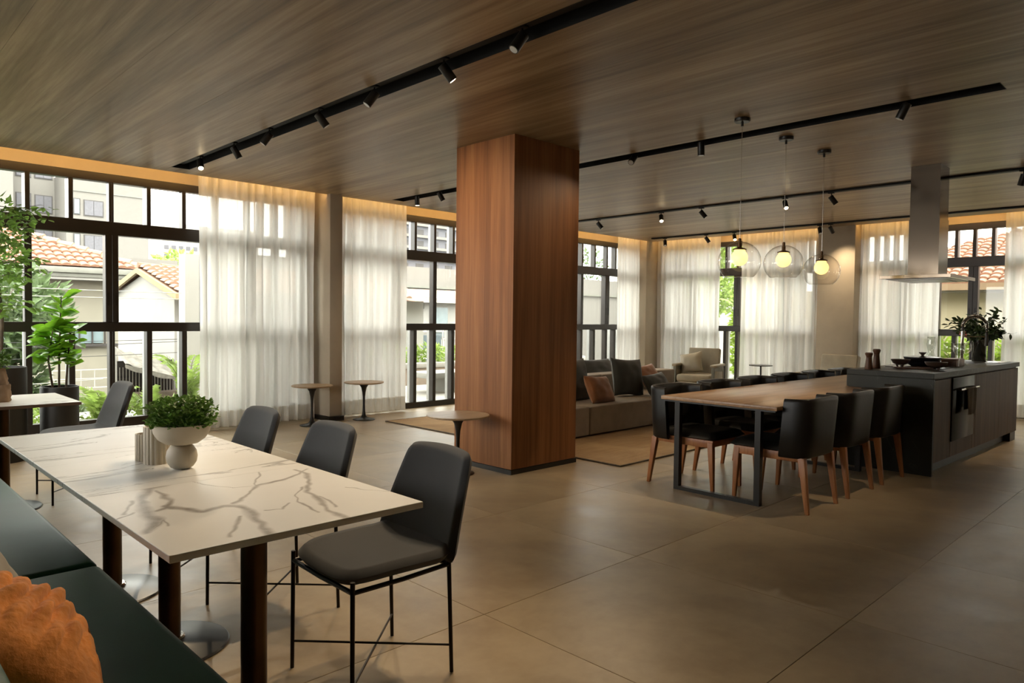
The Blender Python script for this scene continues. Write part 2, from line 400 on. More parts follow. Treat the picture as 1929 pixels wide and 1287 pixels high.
def pier(name, x0, x1, y0, y1, label, base=True):
    t = struct(name, label)
    MB().box(x0, x1, y0, y1, .06 if base else 0, 3.12).build('pier_body', 'plaster', t, bevel=.006)
    if base: MB().box(x0 - .022, x1 + .022, y0 - .022, y1, 0, .06).build('skirting', 'black metal', t, bevel=.003)
pier('trim_1', 4.735, 4.915, 8.175, 8.70, 'narrow beige plaster pier between curtains with black skirting')
pier('trim_2', 11.86, 12.5, 8.28, 8.70, 'beige plaster corner pier where the window walls meet', False)
pier('trim_3', 12.03, 12.5, 4.36, 4.955, 'broad plaster pier on far wall lit warm at its top')

# windows ----------------------------------------------------------
def window(name, label, ax, plane, u0, u1, bays, ztop, zbot, stiles={}):
    t = struct(name, label)
    D0, D1 = plane, plane + .10
    def mem(nm, a, b, z0, z1, d0=D0, d1=D1, mat='frame bronze', bev=.004):
        m = MB()
        if ax == 'x': m.box(a, b, d0, d1, z0, z1)
        else: m.box(d0, d1, a, b, z0, z1)
        return m.build(nm, mat, t, bevel=bev, seg=1)
    ztr = (2.215, 2.36); zmid = (1.165, 1.268)
    mem('top_rail', u0, u1, ztop - .09, ztop); mem('transom', u0, u1, *ztr, d0=D0 - .005); mem('middle_rail', u0, u1, *zmid, d0=D0 - .005); mem('bottom_rail', u0, u1, 0, zbot)
    for (a, b) in bays:
        pw = .03
        mem('post', a, a + pw + .035, zmid[1], ztr[0], d0=D0 - .012); mem('post', b - pw - .035, b, zmid[1], ztr[0], d0=D0 - .012)
        mem('post', a, a + .028, zbot, zmid[0]); mem('post', b - .028, b, zbot, zmid[0])
        mem('post', a, a + .024, ztr[1], ztop - .09); mem('post', b - .024, b, ztr[1], ztop - .09)
        w = b - a; mid = stiles.get(a, (a + b) / 2)
        mem('stile', mid - .034, mid + .034, zmid[1], ztr[0])
        for fr in (.25, .5, .75):
            c = a + w * fr
            mem('mullion', c - .022, c + .022, ztr[1], ztop - .09); mem('mullion', c - .029, c + .029, zbot, zmid[0])
            mem('daylight_strip', c - .022, c + .022, ztr[1], ztop - .09, D1, D1 + .05, 'alu and daylight grey', 0)  # pale grey painted in for daylight on the outer part of each mullion
            mem('daylight_strip', c - .029, c + .029, zbot, zmid[0], D1, D1 + .06, 'alu and daylight grey', 0)
        gp = D0 + .06
        for k in range(4):
            c0, c1 = a + w * k / 4 + .02, a + w * (k + 1) / 4 - .02
            mem('pane', c0, c1, ztr[1], ztop - .09, gp, gp + .005, 'window glass', 0); mem('pane', c0, c1, zbot, zmid[0], gp, gp + .005, 'window glass', 0)
        mem('pane', a + .05, mid - .03, zmid[1], ztr[0], gp, gp + .005, 'window glass', 0); mem('pane', mid + .03, b - .05, zmid[1], ztr[0], gp, gp + .005, 'window glass', 0)
        # recessed pulls on both sides of each post
        for hx in (a + .038, b - .038):
            m = MB(); z = 1.52
            (m.box(hx - .012, hx + .012, D0 - .016, D0 - .010, z - .07, z + .07) if ax == 'x' else m.box(D0 - .016, D0 - .010, hx - .012, hx + .012, z - .07, z + .07))
            m.build('pull', 'black metal', t)
    return t
window('window_1', 'wide black framed window wall left of the narrow pier', 'x', YW, -2.3, 4.62, [(-2.24, -.74), (-.74, .79), (.79, 2.325), (2.325, 3.855), (3.855, 4.60)], 2.875, .21, {2.325: 3.33})
window('window_2', 'black framed glazed doors running from narrow pier to far corner', 'x', YW, 5.08, 12.14, [(5.10, 6.06), (6.06, 7.53), (7.53, 8.75), (8.75, 9.55), (9.55, 11.04), (11.04, 12.12)], 2.872, .083)
window('window_3', 'black framed window behind the beige armchair', 'y', XB, 5.10, 8.16, [(5.12, 5.655), (5.655, 6.605), (6.605, 7.555), (7.555, 8.14)], 2.862, .12)
window('window_4', 'black framed window behind the kitchen island', 'y', XB, -1.6, 4.34, [(-1.58, -.065), (-.065, .885), (.885, 1.835), (1.835, 2.785), (2.785, 3.735), (3.735, 4.32)], 2.862, .16)

# cove LED strips behind the ceiling edge
led = thing('cove_light', 'warm light strip hidden in the cove above the long window wall', 'light strip')
MB().box(X0, 11.85, CY + .001, CY + .012, 2.975, 2.995).build('strip', 'led strip', led)
led2 = thing('cove_light', 'warm light strip hidden in the cove above the far wall windows', 'light strip')
MB().box(CX + .001, CX + .012, 4.96, 8.2, 2.975, 2.995).box(CX + .001, CX + .012, -3.4, 4.35, 2.975, 2.995).build('strip', 'led strip', led2)

# curtains -----------------------------------------------------------
def curtain(label, ax, plane, u0, u1, seed, amp=.045, per=.115):
    rnd = random.Random(seed); t = thing('curtain', label, 'curtain', group=None)
    L = u1 - u0; n = max(40, int(L / .0125))
    # irregular fold positions
    ph = [0]; 
    for i in range(n): ph.append(ph[-1] + 2 * PI * (L / n) / (per * (1 + .55 * mnoise.noise(Vector((seed * 3.1 + i * L / n * 2.3, seed, 0))))))
    am = [amp * (.55 + .6 * abs(mnoise.noise(Vector((seed + i * L / n * 3.1, 5.5, seed))) * 1.6)) for i in range(n + 1)]
    def pt(u, v, off=0, za=.025, zb=3.03):
        i = min(n, int(round(u * n))); z = za + (zb - za) * v; top = max(0, (z - 2.2) / .85)
        a = am[i] * (1 - .45 * top); sway = .014 * mnoise.noise(Vector((u * L * 2, z * .8, seed)))
        d = a * math.sin(ph[i]) + .35 * a * math.sin(2.3 * ph[i] + 1.1 * (1 - v)) + sway + off
        uu = u0 + L * u + .012 * math.sin(ph[i] * .5 + z * 1.2)
        return (uu, plane + d, z) if ax == 'x' else (plane + d, uu, z)
    MB().grid(lambda u, v: pt(u, v), n, 14).build('drape', 'curtain sheer', t, smooth=True, angle=180)
    MB().grid(lambda u, v: pt(u, v, -.004, .025, .215), n, 2).build('hem', 'curtain hem', t, smooth=True, angle=180)
    m = MB(); (m.box(u0, u1, plane - .012, plane + .012, 3.035, 3.06) if ax == 'x' else m.box(plane - .012, plane + .012, u0, u1, 3.035, 3.06)); m.build('curtain_track', 'alu and daylight grey', t)
    return t
curtain('wide sheer white curtain left of the narrow plaster pier', 'x', 8.44, 3.19, 4.66, 1)
curtain('sheer cream curtain right of the narrow plaster pier', 'x', 8.44, 4.98, 6.10, 2)
curtain('sheer white curtain on the long window wall beside the far corner', 'x', 8.44, 11.14, 12.0, 3, .035, .10)
curtain('sheer curtain on far wall between corner pier and armchair window gap', 'y', 12.24, 6.88, 8.24, 4)
curtain('sheer curtain on far wall behind the glass pendants', 'y', 12.24, 4.975, 6.43, 5)
curtain('sheer warm-toned curtain behind the range hood', 'y', 12.24, 3.18, 4.36, 6)
curtain('sheer curtain at the right edge beyond the potted foliage', 'y', 12.24, -1.55, 2.37, 7)  # unseen run past the right edge added to cut window light and reflections

# wood clad column
col = thing('column', 'square wood-clad column standing in the middle of the room', 'column')
cx0, cx1, cy0, cy1 = 4.28, 5.13, 4.355, 5.12
MB().box(cx0 + .02, cx1 - .02, cy0 + .02, cy1 - .02, 0, 3.12).build('core', 'plaster', col)
MB().box(cx0, cx0 + .018, cy0, cy1, .045, H).build('panel', 'column wood', col)
MB().box(cx1 - .018, cx1, cy0, cy1, .045, H).build('panel', 'column wood', col)
MB().box(cx0 + .0185, cx1 - .0185, cy0, cy0 + .018, .045, H).build('panel', 'column wood', col)
MB().box(cx0 + .0185, cx1 - .0185, cy1 - .018, cy1, .045, H).build('panel', 'column wood', col)
MB().box(cx0 - .003, cx1 + .012, cy0 - .003, cy1 + .003, 0, .04).build('plinth', 'black metal', col)

# ceiling tracks ------------------------------------------------------
spot_proto = {}
def spotlight(x, y, zt, label, tilt, head, on, group, target=None, energy=0):
    # mount, stem and cylindrical head; tilt = angle from straight down, head = heading in plan (deg)
    t = thing('spotlight', label, 'spotlight', (x, y, zt), group=group)
    MB().box(-.02, .02, -.035, .035, -.012, 0).build('mount', 'track black', t, bevel=.002)
    MB().cyl((0, 0, -.012), (0, 0, -.055), .006).build('stem', 'black metal', t)
    a = math.radians(tilt); h = math.radians(head); d = Vector((math.sin(a) * math.cos(h), math.sin(a) * math.sin(h), -math.cos(a)))
    p = Vector((0, 0, -.06)); q0 = p - d * .02; q1 = p + d * .095
    MB().tube([q0, q0 + d * .002, q1 - d * .004, q1], [.026, .031, .031, .029], 20).build('head', 'black metal', t, smooth=True)
    MB().cyl(q1 - d * .001, q1 + d * .0015, .024, n=20).build('lens', 'lamp lit' if on else 'lamp off', t)
    if not energy: energy = 42; target = Vector((x, y, zt)) + d * 3
    if energy:
        s = spot(Vector((x, y, zt)) + q1 + d * .01, target, energy * 1.6); s.parent = t; s.matrix_parent_inverse = Matrix.Translation((-x, -y, -zt))
    return t
def slot_track(label, x0, x1, y0, y1):
    t = thing('track_channel', label, 'light track')
    m = MB(); zt = 3.03
    m.box(x0 + .0015, x0 + .006, y0, y1, H - .001, zt).box(x1 - .006, x1 - .0015, y0, y1, H - .001, zt).box(x0 + .0015, x1 - .0015, y0, y1, zt, zt + .01)
    m.box(x0 + .0015, x1 - .0015, y1 - .006, y1, H - .001, zt).box(x0 + .0015, x1 - .0015, y0, y0 + .006, H - .001, zt).build('channel', 'track black', t)
    c = (x0 + x1) / 2; MB().box(c - .035, c + .035, y0 + .01, y1 - .01, 2.975, 2.99).build('rail', 'track black', t)
    return c
c1 = slot_track('long recessed black track slot nearest the dining tables', S1[0], S1[1], Y0 + .05, 8.0)
c2 = slot_track('recessed black track slot running behind the wood column over the wooden table', S2[0], S2[1], 1.13, 7.98)
def rail_track(label, x, y0, y1):
    t = thing('track_rail', label, 'light track'); MB().box(x - .045, x + .045, y0, y1, H - .022, H).build('rail', 'track black', t, bevel=.002)
rail_track('slim black track rail passing behind the range hood', 8.72, -3.3, 7.9)
rail_track('slim black track rail close to the far wall curtains', 11.5, -3.3, 7.9)
G1 = 'spotlights on the track nearest the dining tables'
L1_ = ['lit spotlight at the window end of the nearest track slot', 'black spotlight second from the window end of the nearest track slot', 'black spotlight third from the window end of the nearest track slot', 'black spotlight fourth from the window end of the nearest track slot',
       'black spotlight fifth from the window end of the nearest track slot', 'bronze-lit spotlight sixth from the window end of the nearest track slot', 'black spotlight nearest the top edge on the nearest track slot']
for k, (y, ti, hd, on) in enumerate([(7.45, 38, -105, 1), (6.63, 30, -20, 0), (5.91, 35, 150, 0), (5.06, 38, -25, 0), (4.29, 35, 150, 0), (3.52, 40, -25, 0), (2.83, 35, 165, 0)]):
    tg, e = {0: ((2.0, 6.0, 0), 0), 1: ((4.3, 6.2, .5), 30), 3: ((4.28, 4.8, 2.0), 60), 5: ((1.0, 2.2, .75), 70), 4: ((1.0, 3.2, .75), 55), 6: ((1.2, 2.0, .6), 60)}.get(k, (None, 0))
    spotlight(c1, y, 2.976, L1_[k], ti, hd, on, G1, tg, e)
G2 = 'spotlights on the track behind the column'
for k, (y, ti, hd, on, lb) in enumerate([(7.55, 5, 0, 1, 'spotlight with white lit face left of the wood column nearest the curtain'), (7.08, 30, -30, 0, 'black spotlight left of the column second from the curtain'),
        (4.10, 48, 190, 0, 'black tilted spotlight just right of the wood column'), (3.38, 3, 0, 0, 'black upright spotlight between column and first pendant'), (1.72, 25, 100, 0, 'black spotlight near the right end of the wider track slot')]):
    tg, e = {0: ((5.4, 8.0, 0), 25), 2: ((4.9, 4.4, 2.2), 0)}.get(k, (None, 0))
    spotlight(c2, y, 2.976, lb, ti, hd, on, G2, tg, e)
G3 = 'spotlights on the rail behind the hood'
for k, (y, ti, hd, on, lb) in enumerate([(7.0, 40, -60, 0, 'black spotlight beside the column on the rail behind the hood'), (5.85, 40, -140, 1, 'lit spotlight left of the pendants on the rail behind the hood'), (5.2, 40, -60, 0, 'black spotlight left of first pendant on the rail behind the hood'),
        (4.02, 38, -140, 1, 'brightly lit spotlight above the middle glass pendant'), (3.45, 35, -60, 0, 'black spotlight right of the third pendant cord'), (1.55, 20, 60, 0, 'black spotlight at the right edge of the photograph')]):
    tg, e = {1: ((7.5, 6.2, 0), 15), 3: ((6.5, 3, 0), 10)}.get(k, (None, 0))
    spotlight(8.72, y, H - .022, lb, ti, hd, on, G3, tg, e)
G4 = 'spotlights on the rail by the far curtains'
for k, (y, ti, hd, on, lb) in enumerate([(7.62, 30, -140, 0, 'pale-faced spotlight at the corner end of the far rail'), (6.75, 35, -60, 0, 'black spotlight second from the corner on the far rail'), (6.2, 38, -140, 1, 'lit spotlight above the first glass pendant on the far rail'),
        (4.72, 30, -140, 0, 'pale-faced spotlight by the broad pier on the far rail'), (4.55, 40, -20, 0, 'black spotlight aimed at the broad pier on the far rail')]):
    tg, e = {4: ((12.05, 4.48, 2.0), 34), 2: ((10.6, 6.6, 0), 14)}.get(k, (None, 0))
    spotlight(11.5, y, H - .022, lb, ti, hd, on, G4, tg, e)

# ================================================================== FURNITURE
# square marble-topped pedestal tables
def pedestal_table(label, x0, x1, y0, y1, topmat, group, edge=None):
    cx, cy = (x0 + x1) / 2, (y0 + y1) / 2; hx, hy = (x1 - x0) / 2 - .0006, (y1 - y0) / 2 - .0006
    t = thing('pedestal_table', label, 'table', (cx, cy, 0), 0, group)
    MB().box(-hx, hx, -hy, hy, .730, .75).build('tabletop', topmat, t, bevel=.0015, seg=1)
    MB().box(-hx + .10, hx - .10, -hy + .10, hy - .10, .722, .730).build('mounting_plate', 'black metal', t)
    if edge: 
        m = MB(); m.box(-hx - .001, hx + .001, -hy - .001, -hy + .0, .729, .7495).box(hx, hx + .001, -hy, hy, .729, .7495); m.build('edge_band', edge, t)
    MB().cyl((0, 0, .03), (0, 0, .722), .0415, n=32).build('pole', 'pedestal bronze', t, smooth=True)
    MB().lathe([(.052, .045), (.058, .038), (.058, .03), (.05, .028)], 32).build('collar', 'steel', t, smooth=True)
    MB().lathe([(.225, 0), (.228, .004), (.222, .010), (.15, .020), (.06, .030), (0, .032)], 48).build('base', 'base steel', t, smooth=True)
    return t
GT = 'square marble tables butted end to end beside the bench'
t_first = pedestal_table('boldly grey-veined white marble table nearest the viewer', .622, 1.412, 1.843, 2.622, 'marble bold', GT)
VEINS = [([(-0.133, 0.40), (-0.206, 0.385), (-0.265, 0.272), (-0.291, 0.142), (-0.311, -0.044), (-0.369, -0.143)], .026), ([(-0.198, 0.339), (-0.20, 0.168), (-0.235, 0.087), (-0.272, 0.07)], .014),
 ([(-0.236, 0.113), (-0.211, 0.057), (-0.183, -0.042), (-0.121, -0.007), (-0.085, -0.04), (-0.074, -0.132), (-0.101, -0.297), (-0.12, -0.395)], .021), ([(-0.078, -0.004), (0.003, 0.061), (0.102, 0.175), (0.196, 0.202), (0.281, 0.244), (0.357, 0.316)], .012),
 ([(-0.031, -0.148), (0.011, -0.169), (0.068, -0.117)], .008), ([(0.32, 0.33), (0.308, 0.228), (0.201, 0.034), (0.161, -0.128), (0.116, -0.28), (0.093, -0.40)], .017), ([(0.195, 0.059), (0.096, -0.116), (0.081, -0.273)], .007), ([(0.099, 0.18), (0.192, 0.385)], .006),
 ([(-0.117, -0.173), (-0.189, -0.286), (-0.22, -0.324)], .010), ([(-0.356, -0.135), (-0.293, -0.05), (-0.303, -0.115)], .008), ([(-0.301, 0.242), (-0.357, 0.099)], .010), ([(0.161, -0.262), (0.179, -0.098)], .007), ([(-.395, .05), (-.33, .1)], .006), ([(.30, -.05), (.39, -.2)], .004), ([(-.05, .39), (.02, .2), (.1, .175)], .004)]
def vein_at(x, y):
    p = Vector((x * 5, y * 5, 0)); x += .022 * mnoise.noise(p) + .010 * mnoise.noise(p * 4.1); y += .022 * mnoise.noise(p + Vector((9, 3, 0))) + .010 * mnoise.noise(p * 4.1 + Vector((5, 8, 0))); best = 0
    for pts, w in VEINS:
        for (ax_, ay_), (bx_, by_) in zip(pts, pts[1:]):
            dx, dy = bx_ - ax_, by_ - ay_; q = max(0, min(1, ((x - ax_) * dx + (y - ay_) * dy) / (dx * dx + dy * dy))); d = math.hypot(x - ax_ - q * dx, y - ay_ - q * dy)
            ww = w * (.75 + .6 * mnoise.noise(Vector((x * 9, y * 9, w * 99))))
            if d < 2.5 * w: best = max(best, min(1, max(0, 1.25 - d / max(ww, .001))))
    return best
tt = [c for c in t_first.children if c.name.startswith('tabletop')][0]
n_ = 230; sm_ = MB(); sm_.grid(lambda u, v: Vector((-.3935 + .787 * u, -.388 + .776 * v, .7503)), n_, n_)
face = sm_.build('stone_face', 'marble bold', t_first); at_ = face.data.attributes.new('vein', 'FLOAT', 'POINT')
at_.data.foreach_set('value', [vein_at(v.co.x, v.co.y) for v in face.data.vertices])
pedestal_table('faintly veined marble table under the bowl planter, middle of the row', .622, 1.412, 2.622, 3.402, 'marble soft', GT)
pedestal_table('faintly veined marble table at the window end of the row', .622, 1.412, 3.402, 4.18, 'marble soft', GT)
pedestal_table('pale table with beige edge in front of the tall black planters', .52, 1.30, 5.535, 6.29, 'marble calm', 'square tables by the left window', 'terracotta pale')

# upholstered chairs with thin black legs; local +x is the front
def rounded_panel(fn, w_fn, n=24, m=18, power=5):
    pass
def make_cafe_chair():
    t = thing('upholstered_chair', '', 'chair')
    def shell(P, thick, nu=26, nv=22, pw=4.5):
        # P(a,b) with a,b in -1..1 gives centre surface and normal side offset; superellipse outline
        mb = MB(); 
        def sq(a, b):
            r = (abs(a) ** pw + abs(b) ** pw) ** (1 / pw) if (a or b) else 1
            m = max(abs(a), abs(b)); k = m / r if r > 1e-6 else 1
            return a * k, b * k
        for s in (1, -1):
            def f(u, v):
                a, b = sq(2 * u - 1, 2 * v - 1); e = max(0, 1 - (abs(a) ** pw + abs(b) ** pw))
                th = thick / 2 * (min(1, e * 3.2)) ** .45
                p, nrm = P(a, b); return p + nrm * th * s
            mb.grid(f, nu, nv)
        return mb
    def seat(a, b):
        x = .235 * a + .0; y = b * (.245 - .01 * a); z = .452 + .018 * b * b + (.03 * max(0, -a - .55) ** 1.5 * 4) - .012 * max(0, a) ** 3
        return Vector((x, y, z)), Vector((0, 0, 1))
    shell(seat, .050, pw=5.5).build('seat', 'chair fabric', t, smooth=True, angle=180)
    def back(a, b):
        z = .632 + .200 * b - .010 * a * a * max(0, b); k = max(0, (z - .44) / .39)
        y = a * (.262 - .064 * k ** 1.2) ; x = -.205 - .135 * k ** 1.15 + .028 * a * a
        return Vector((x, y, z)), Vector((.94, 0, .33))
    shell(back, .042, pw=15).build('backrest', 'chair fabric', t, smooth=True, angle=180)
    for sx, sy in ((.225, .225), (.225, -.225), (-.215, .205), (-.215, -.205)):
        MB().cyl((sx * (.99 if sx > 0 else .93), sy * .98, .455), (sx * 1.0, sy, 0), .0085, .0075, 12).build('leg', 'chair leg metal', t, smooth=True)
    f = MB(); z = .418
    P = [(.222, .22), (.222, -.22), (-.20, -.20), (-.20, .20)]
    for i in range(4):
        a, b = P[i], P[(i + 1) % 4]; f.tube([(a[0], a[1], z), ((a[0] + b[0]) / 2, (a[1] + b[1]) / 2, z - .004), (b[0], b[1], z)], .009, 8)
    f.build('seat_frame', 'chair leg metal', t, smooth=True)
    MB().cyl((.225, .225, .095), (-.215, -.205, .095), .0045, n=8).build('brace', 'chair leg metal', t, smooth=True)
    MB().cyl((.225, -.225, .104), (-.215, .205, .104), .0045, n=8).build('brace', 'chair leg metal', t, smooth=True)
    return t
k1 = make_cafe_chair(); k1['label'] = 'charcoal upholstered chair nearest the viewer at the marble tables'; k1['group'] = 'charcoal chairs at the marble tables'
k1.location = (1.512, 2.275, 0); k1.rotation_euler = (0, 0, PI - .03)
GK = k1['group']
dup(k1, 'middle charcoal upholstered chair at the row of marble tables', (1.512, 3.10, 0), PI - .02, GK)
dup(k1, 'charcoal upholstered chair farthest along the marble tables, behind the bowl plant', (1.507, 3.87, 0), PI - .02, GK)
dup(k1, 'charcoal chair seen side-on at the pale table by the left window', (1.40, 6.03, 0), PI + .02, GK)

# bench with teal cushions
bn = thing('bench', 'long teal cushioned banquette bench beside the marble tables', 'bench')
MB().box(.05, .66, .9, 6.6, 0, .30).build('plinth', 'black metal', bn)
MB().box(-.12, .03, .9, 6.6, 0, .92).build('back_panel', 'black metal', bn, bevel=.01)
for i, (a, b) in enumerate([(.9, 2.853), (2.865, 4.82), (4.832, 6.6)]):
    MB().box(.16, .725, a, b, .30, .452).build('seat_cushion', 'bench teal', bn, bevel=.028, seg=4, angle=80)
    MB().box(.032, .155, a, b, .46, .95).build('back_cushion', 'bench teal', bn, bevel=.03, seg=4, angle=80)

# cushions --------------------------------------------------------------
def cushion(name, label, loc, w, h, th, rot, mat, group=None, cat='cushion', ridges=0, seam=True, n=26, puff=.55):
    o = MB()
    for s in (1, -1):
        def f(u, v):
            a, b = 2 * u - 1, 2 * v - 1
            pin = 1 - .07 * (1 - abs(a * b)) * (abs(a) ** 6 + abs(b) ** 6) * .5
            e = max(0, (1 - abs(a) ** 2.6) * (1 - abs(b) ** 2.6)) ** puff
            z = s * th / 2 * e
            x = a * w / 2 * (1 - .05 * (1 - b * b) * abs(a) ** 8 * 0 - .08 * (1 - b * b) * abs(a)); y = b * h / 2 * (1 - .08 * (1 - a * a) * abs(b))
            wr = .012 * th / .15 * mnoise.noise(Vector((a * 2.2 + loc[0], b * 2.2 + loc[1], s))) * e
            z += s * wr
            if ridges:
                q = b * ridges * .62 + 1.3 * a + .5 * mnoise.noise(Vector((a * 1.5, b * 2, 3)))
                cell = math.floor(q * 1.0); fr = q - cell
                blk = .5 + .5 * math.sin(a * 9 + cell * 2.6)
                z += s * e * (.030 * e ** 3 * math.sin(PI * fr) ** .5 * (.35 + .65 * blk) + .003 * mnoise.noise(Vector((a * 20, b * 20, 1))))
            return Vector((x, y, z))
        o.grid(f, n, n)
    ob = o.build(name, mat, None, smooth=True, angle=180); ob.location = loc; ob.rotation_euler = rot
    tag(ob, label, cat, group); return ob
def euler_from(xdir, ydir):
    x = Vector(xdir).normalized(); z = x.cross(Vector(ydir)).normalized(); y = z.cross(x)
    return Matrix((x, y, z)).transposed().to_euler()
cushion('cushion', 'burnt orange pleated cushion on the teal bench at lower left', (.300, 1.875, .632), .54, .42, .17, euler_from((.16, 1, 0.0), (-.78, .1, .62)), 'orange knit', 'cushions on the teal bench', ridges=8, n=90)
cushion('cushion', 'pale grey linen cushion tucked behind the orange one on the bench', (.300, 2.27, .665), .46, .46, .12, euler_from((.05, 1, 0), (-.45, 0, .88)), 'grey linen', 'cushions on the teal bench')

# bowl planter on the marble table ------------------------------------------
VX, VY = 1.022, 2.885
bp = thing('bowl_planter', 'bone ceramic bowl on a ball foot holding leafy greens', 'planter', (VX, VY, .75))
MB().lathe([(0, .0), (.028, .0), (.042, .008), (.054, .026), (.0575, .048), (.054, .070), (.043, .088), (.030, .096)], 48).build('ball_foot', 'ceramic bone', bp, smooth=True, angle=60)
MB().lathe([(0, .094), (.032, .094), (.062, .101), (.086, .118), (.101, .142), (.108, .176), (.104, .177), (.096, .145), (.075, .122), (0, .115)], 64).build('bowl', 'ceramic bone', bp, smooth=True, angle=60)
MB().lathe([(.099, .160), (.06, .166), (0, .168)], 32).build('soil', 'soil', bp, smooth=True)
fv = thing('fluted_vase', 'two-step fluted bone ceramic vase leaning beside the ball foot', 'vase', (.985, 3.04, .75), 0)
def fluted(mb, cx, cy, r, h, n=18, z0=0):
    poly = []
    for k in range(n * 6):
        t = 2 * PI * k / (n * 6); rr = r + .0035 * abs(math.sin(n * t / 2)) - .002
        poly.append((cx + rr * math.cos(t), cy + rr * math.sin(t)))
    m = len(poly); inner = [(cx + (x - cx) * .82, cy + (y - cy) * .82) for x, y in poly]
    vs = [(x, y, z0) for x, y in poly] + [(x, y, h) for x, y in poly] + [(x, y, h) for x, y in inner] + [(x, y, h - .06) for x, y in inner]
    fs = []
    for a in range(3):
        for i in range(m): j = (i + 1) % m; fs.append((a * m + i, a * m + j, (a + 1) * m + j, (a + 1) * m + i))
    fs.append(tuple(range(m))[::-1]); fs.append(tuple(3 * m + i for i in range(m))); mb.add(vs, fs)
m = MB(); fluted(m, .0, .015, .049, .150); m.build('tall_tier', 'ceramic bone', fv, smooth=True, angle=50)
m = MB(); fluted(m, -.012, .108, .040, .110); m.build('short_tier', 'ceramic bone', fv, smooth=True, angle=50)

# leaves ----------------------------------------------------------------------
def leaf_mesh(name, mat, L=1, w=.5, fold=.18, curl=.25, n=6, tipp=1.2, wave=0):
    m = MB()
    def f(u, v):
        t = v; a = 2 * u - 1
        wd = w * .5 * (math.sin(PI * min(1, t ** tipp)) ** .8 if 0 < t < 1 else 0)
        z = -curl * t * t + fold * abs(a) * wd + wave * math.sin(t * 12) * abs(a)
        return Vector((t * L * (1 - .08 * curl), a * wd * L, z * L))
    m.grid(f, 4, n); return m.mesh(name, mat, smooth=True, angle=180)
def orient(d, rnd, roll=.5):
    d = Vector(d).normalized(); z = Vector((0, 0, 1)); y = z.cross(d)
    y = y.normalized() if y.length > 1e-3 else Vector((0, 1, 0)); z = d.cross(y)
    q = Matrix((d, y, z)).transposed().to_quaternion() @ Euler((rnd.uniform(-roll, roll), 0, 0)).to_quaternion()
    return q.to_euler()
def foliage(mb, centre, radii, n, size, rnd, asp=.55, flat=0):
    for _ in range(n):
        while True:
            p = Vector((rnd.uniform(-1, 1), rnd.uniform(-1, 1), rnd.uniform(-1, 1)))
            if p.length <= 1: break
        c = Vector(centre) + Vector((p.x * radii[0], p.y * radii[1], p.z * radii[2]))
        d = (Vector((p.x, p.y, p.z * .6 + .1)) + Vector((rnd.gauss(0, .5), rnd.gauss(0, .5), rnd.gauss(0, .5)))).normalized()
        s = d.cross(Vector((rnd.gauss(0, 1), rnd.gauss(0, 1), rnd.gauss(0, 1)))).normalized(); L = size * rnd.uniform(.6, 1.3); w = L * asp / 2
        nrm = d.cross(s) * L * .12
        mb.add([c, c + d * L * .4 + s * w + nrm, c + d * L, c + d * L * .4 - s * w + nrm], [(0, 1, 2), (0, 2, 3)])
    return mb
rnd = random.Random(4)
gp = thing('bowl_greens', 'small round-leaved green plant filling the bone ceramic bowl', 'plant', (VX, VY, .918))
mb = MB()
for k in range(110):
    a = rnd.uniform(0, 2 * PI); r = .092 * math.sqrt(rnd.random()); h = .035 + .075 * rnd.random() * (1 - (r / .19) ** 2)
    p0 = Vector((r * .8 * math.cos(a), r * .8 * math.sin(a), -.02)); p1 = Vector((r * 1.25 * math.cos(a), r * 1.25 * math.sin(a), h)); mb.tube([p0, p1], .0009, 4, False)
mb.build('stems', 'leaf bowl', gp)
lm = MB(); 
lm.add([(0, 0, 0), (.3, .3, .06), (.75, .33, .1), (1, 0, .02), (.75, -.33, .1), (.3, -.3, .06), (.5, 0, -.02)], [(0, 1, 6), (1, 2, 6), (2, 3, 6), (3, 4, 6), (4, 5, 6), (5, 0, 6)])
sv = lm.v; sf = lm.f; mb = MB()
for k in range(1500):
    a = rnd.uniform(0, 2 * PI); r = .126 * math.sqrt(rnd.random()); h = rnd.uniform(.0, .105) * (1 - (r / .19) ** 3) + (.006 if r < .10 else .0)
    c = Vector((r * math.cos(a), r * math.sin(a), h)); q = Euler((rnd.uniform(-.7, .7), rnd.uniform(-1.0, .5), rnd.uniform(0, 6.3))); s = rnd.uniform(.014, .024)
    mb.add([c + (Vector(v) * s).copy() if False else c + (q.to_matrix() @ (Vector(v) * s)) for v in sv], sf)
mb.build('leaves', 'leaf bowl', gp)['kind'] = 'stuff'

# sandstone pot on the left table
sp = thing('stone_pot', 'two-tier carved sandstone pot at the left edge on the pale table', 'pot', (.875, 5.875, .75))
def wavy(r, z0, z1, k, amp, s=7):
    m = MB(); 
    m.grid(lambda u, v: Vector(((r + amp * math.sin(6 * 2 * PI * u + v * 5) * .5 + amp * mnoise.noise(Vector((math.cos(2 * PI * u) * 2, math.sin(2 * PI * u) * 2, v * s)))) * math.cos(2 * PI * u) * (1 - k * v), (r + amp * mnoise.noise(Vector((math.cos(2 * PI * u) * 2, math.sin(2 * PI * u) * 2, v * s)))) * math.sin(2 * PI * u) * (1 - k * v), z0 + (z1 - z0) * v)), 48, 12)
    m.add([(r * .93 * (1 - k) * math.cos(2 * PI * q / 24), r * .93 * (1 - k) * math.sin(2 * PI * q / 24), z1 - .004) for q in range(24)], [tuple(range(24))]); return m
wavy(.078, 0, .118, .0, .010).build('lower_tier', 'sandstone', sp, smooth=True, angle=60)
wavy(.066, .118, .228, .25, .008).build('upper_tier', 'sandstone', sp, smooth=True, angle=60)
pg = thing('pot_greens', 'tuft of green foliage in the sandstone pot at left edge', 'plant', (.872, 5.875, .975))
foliage(MB(), (0, 0, .06), (.06, .06, .07), 260, .040, rnd, .4).build('leaves', 'leaf bowl', pg)['kind'] = 'stuff'

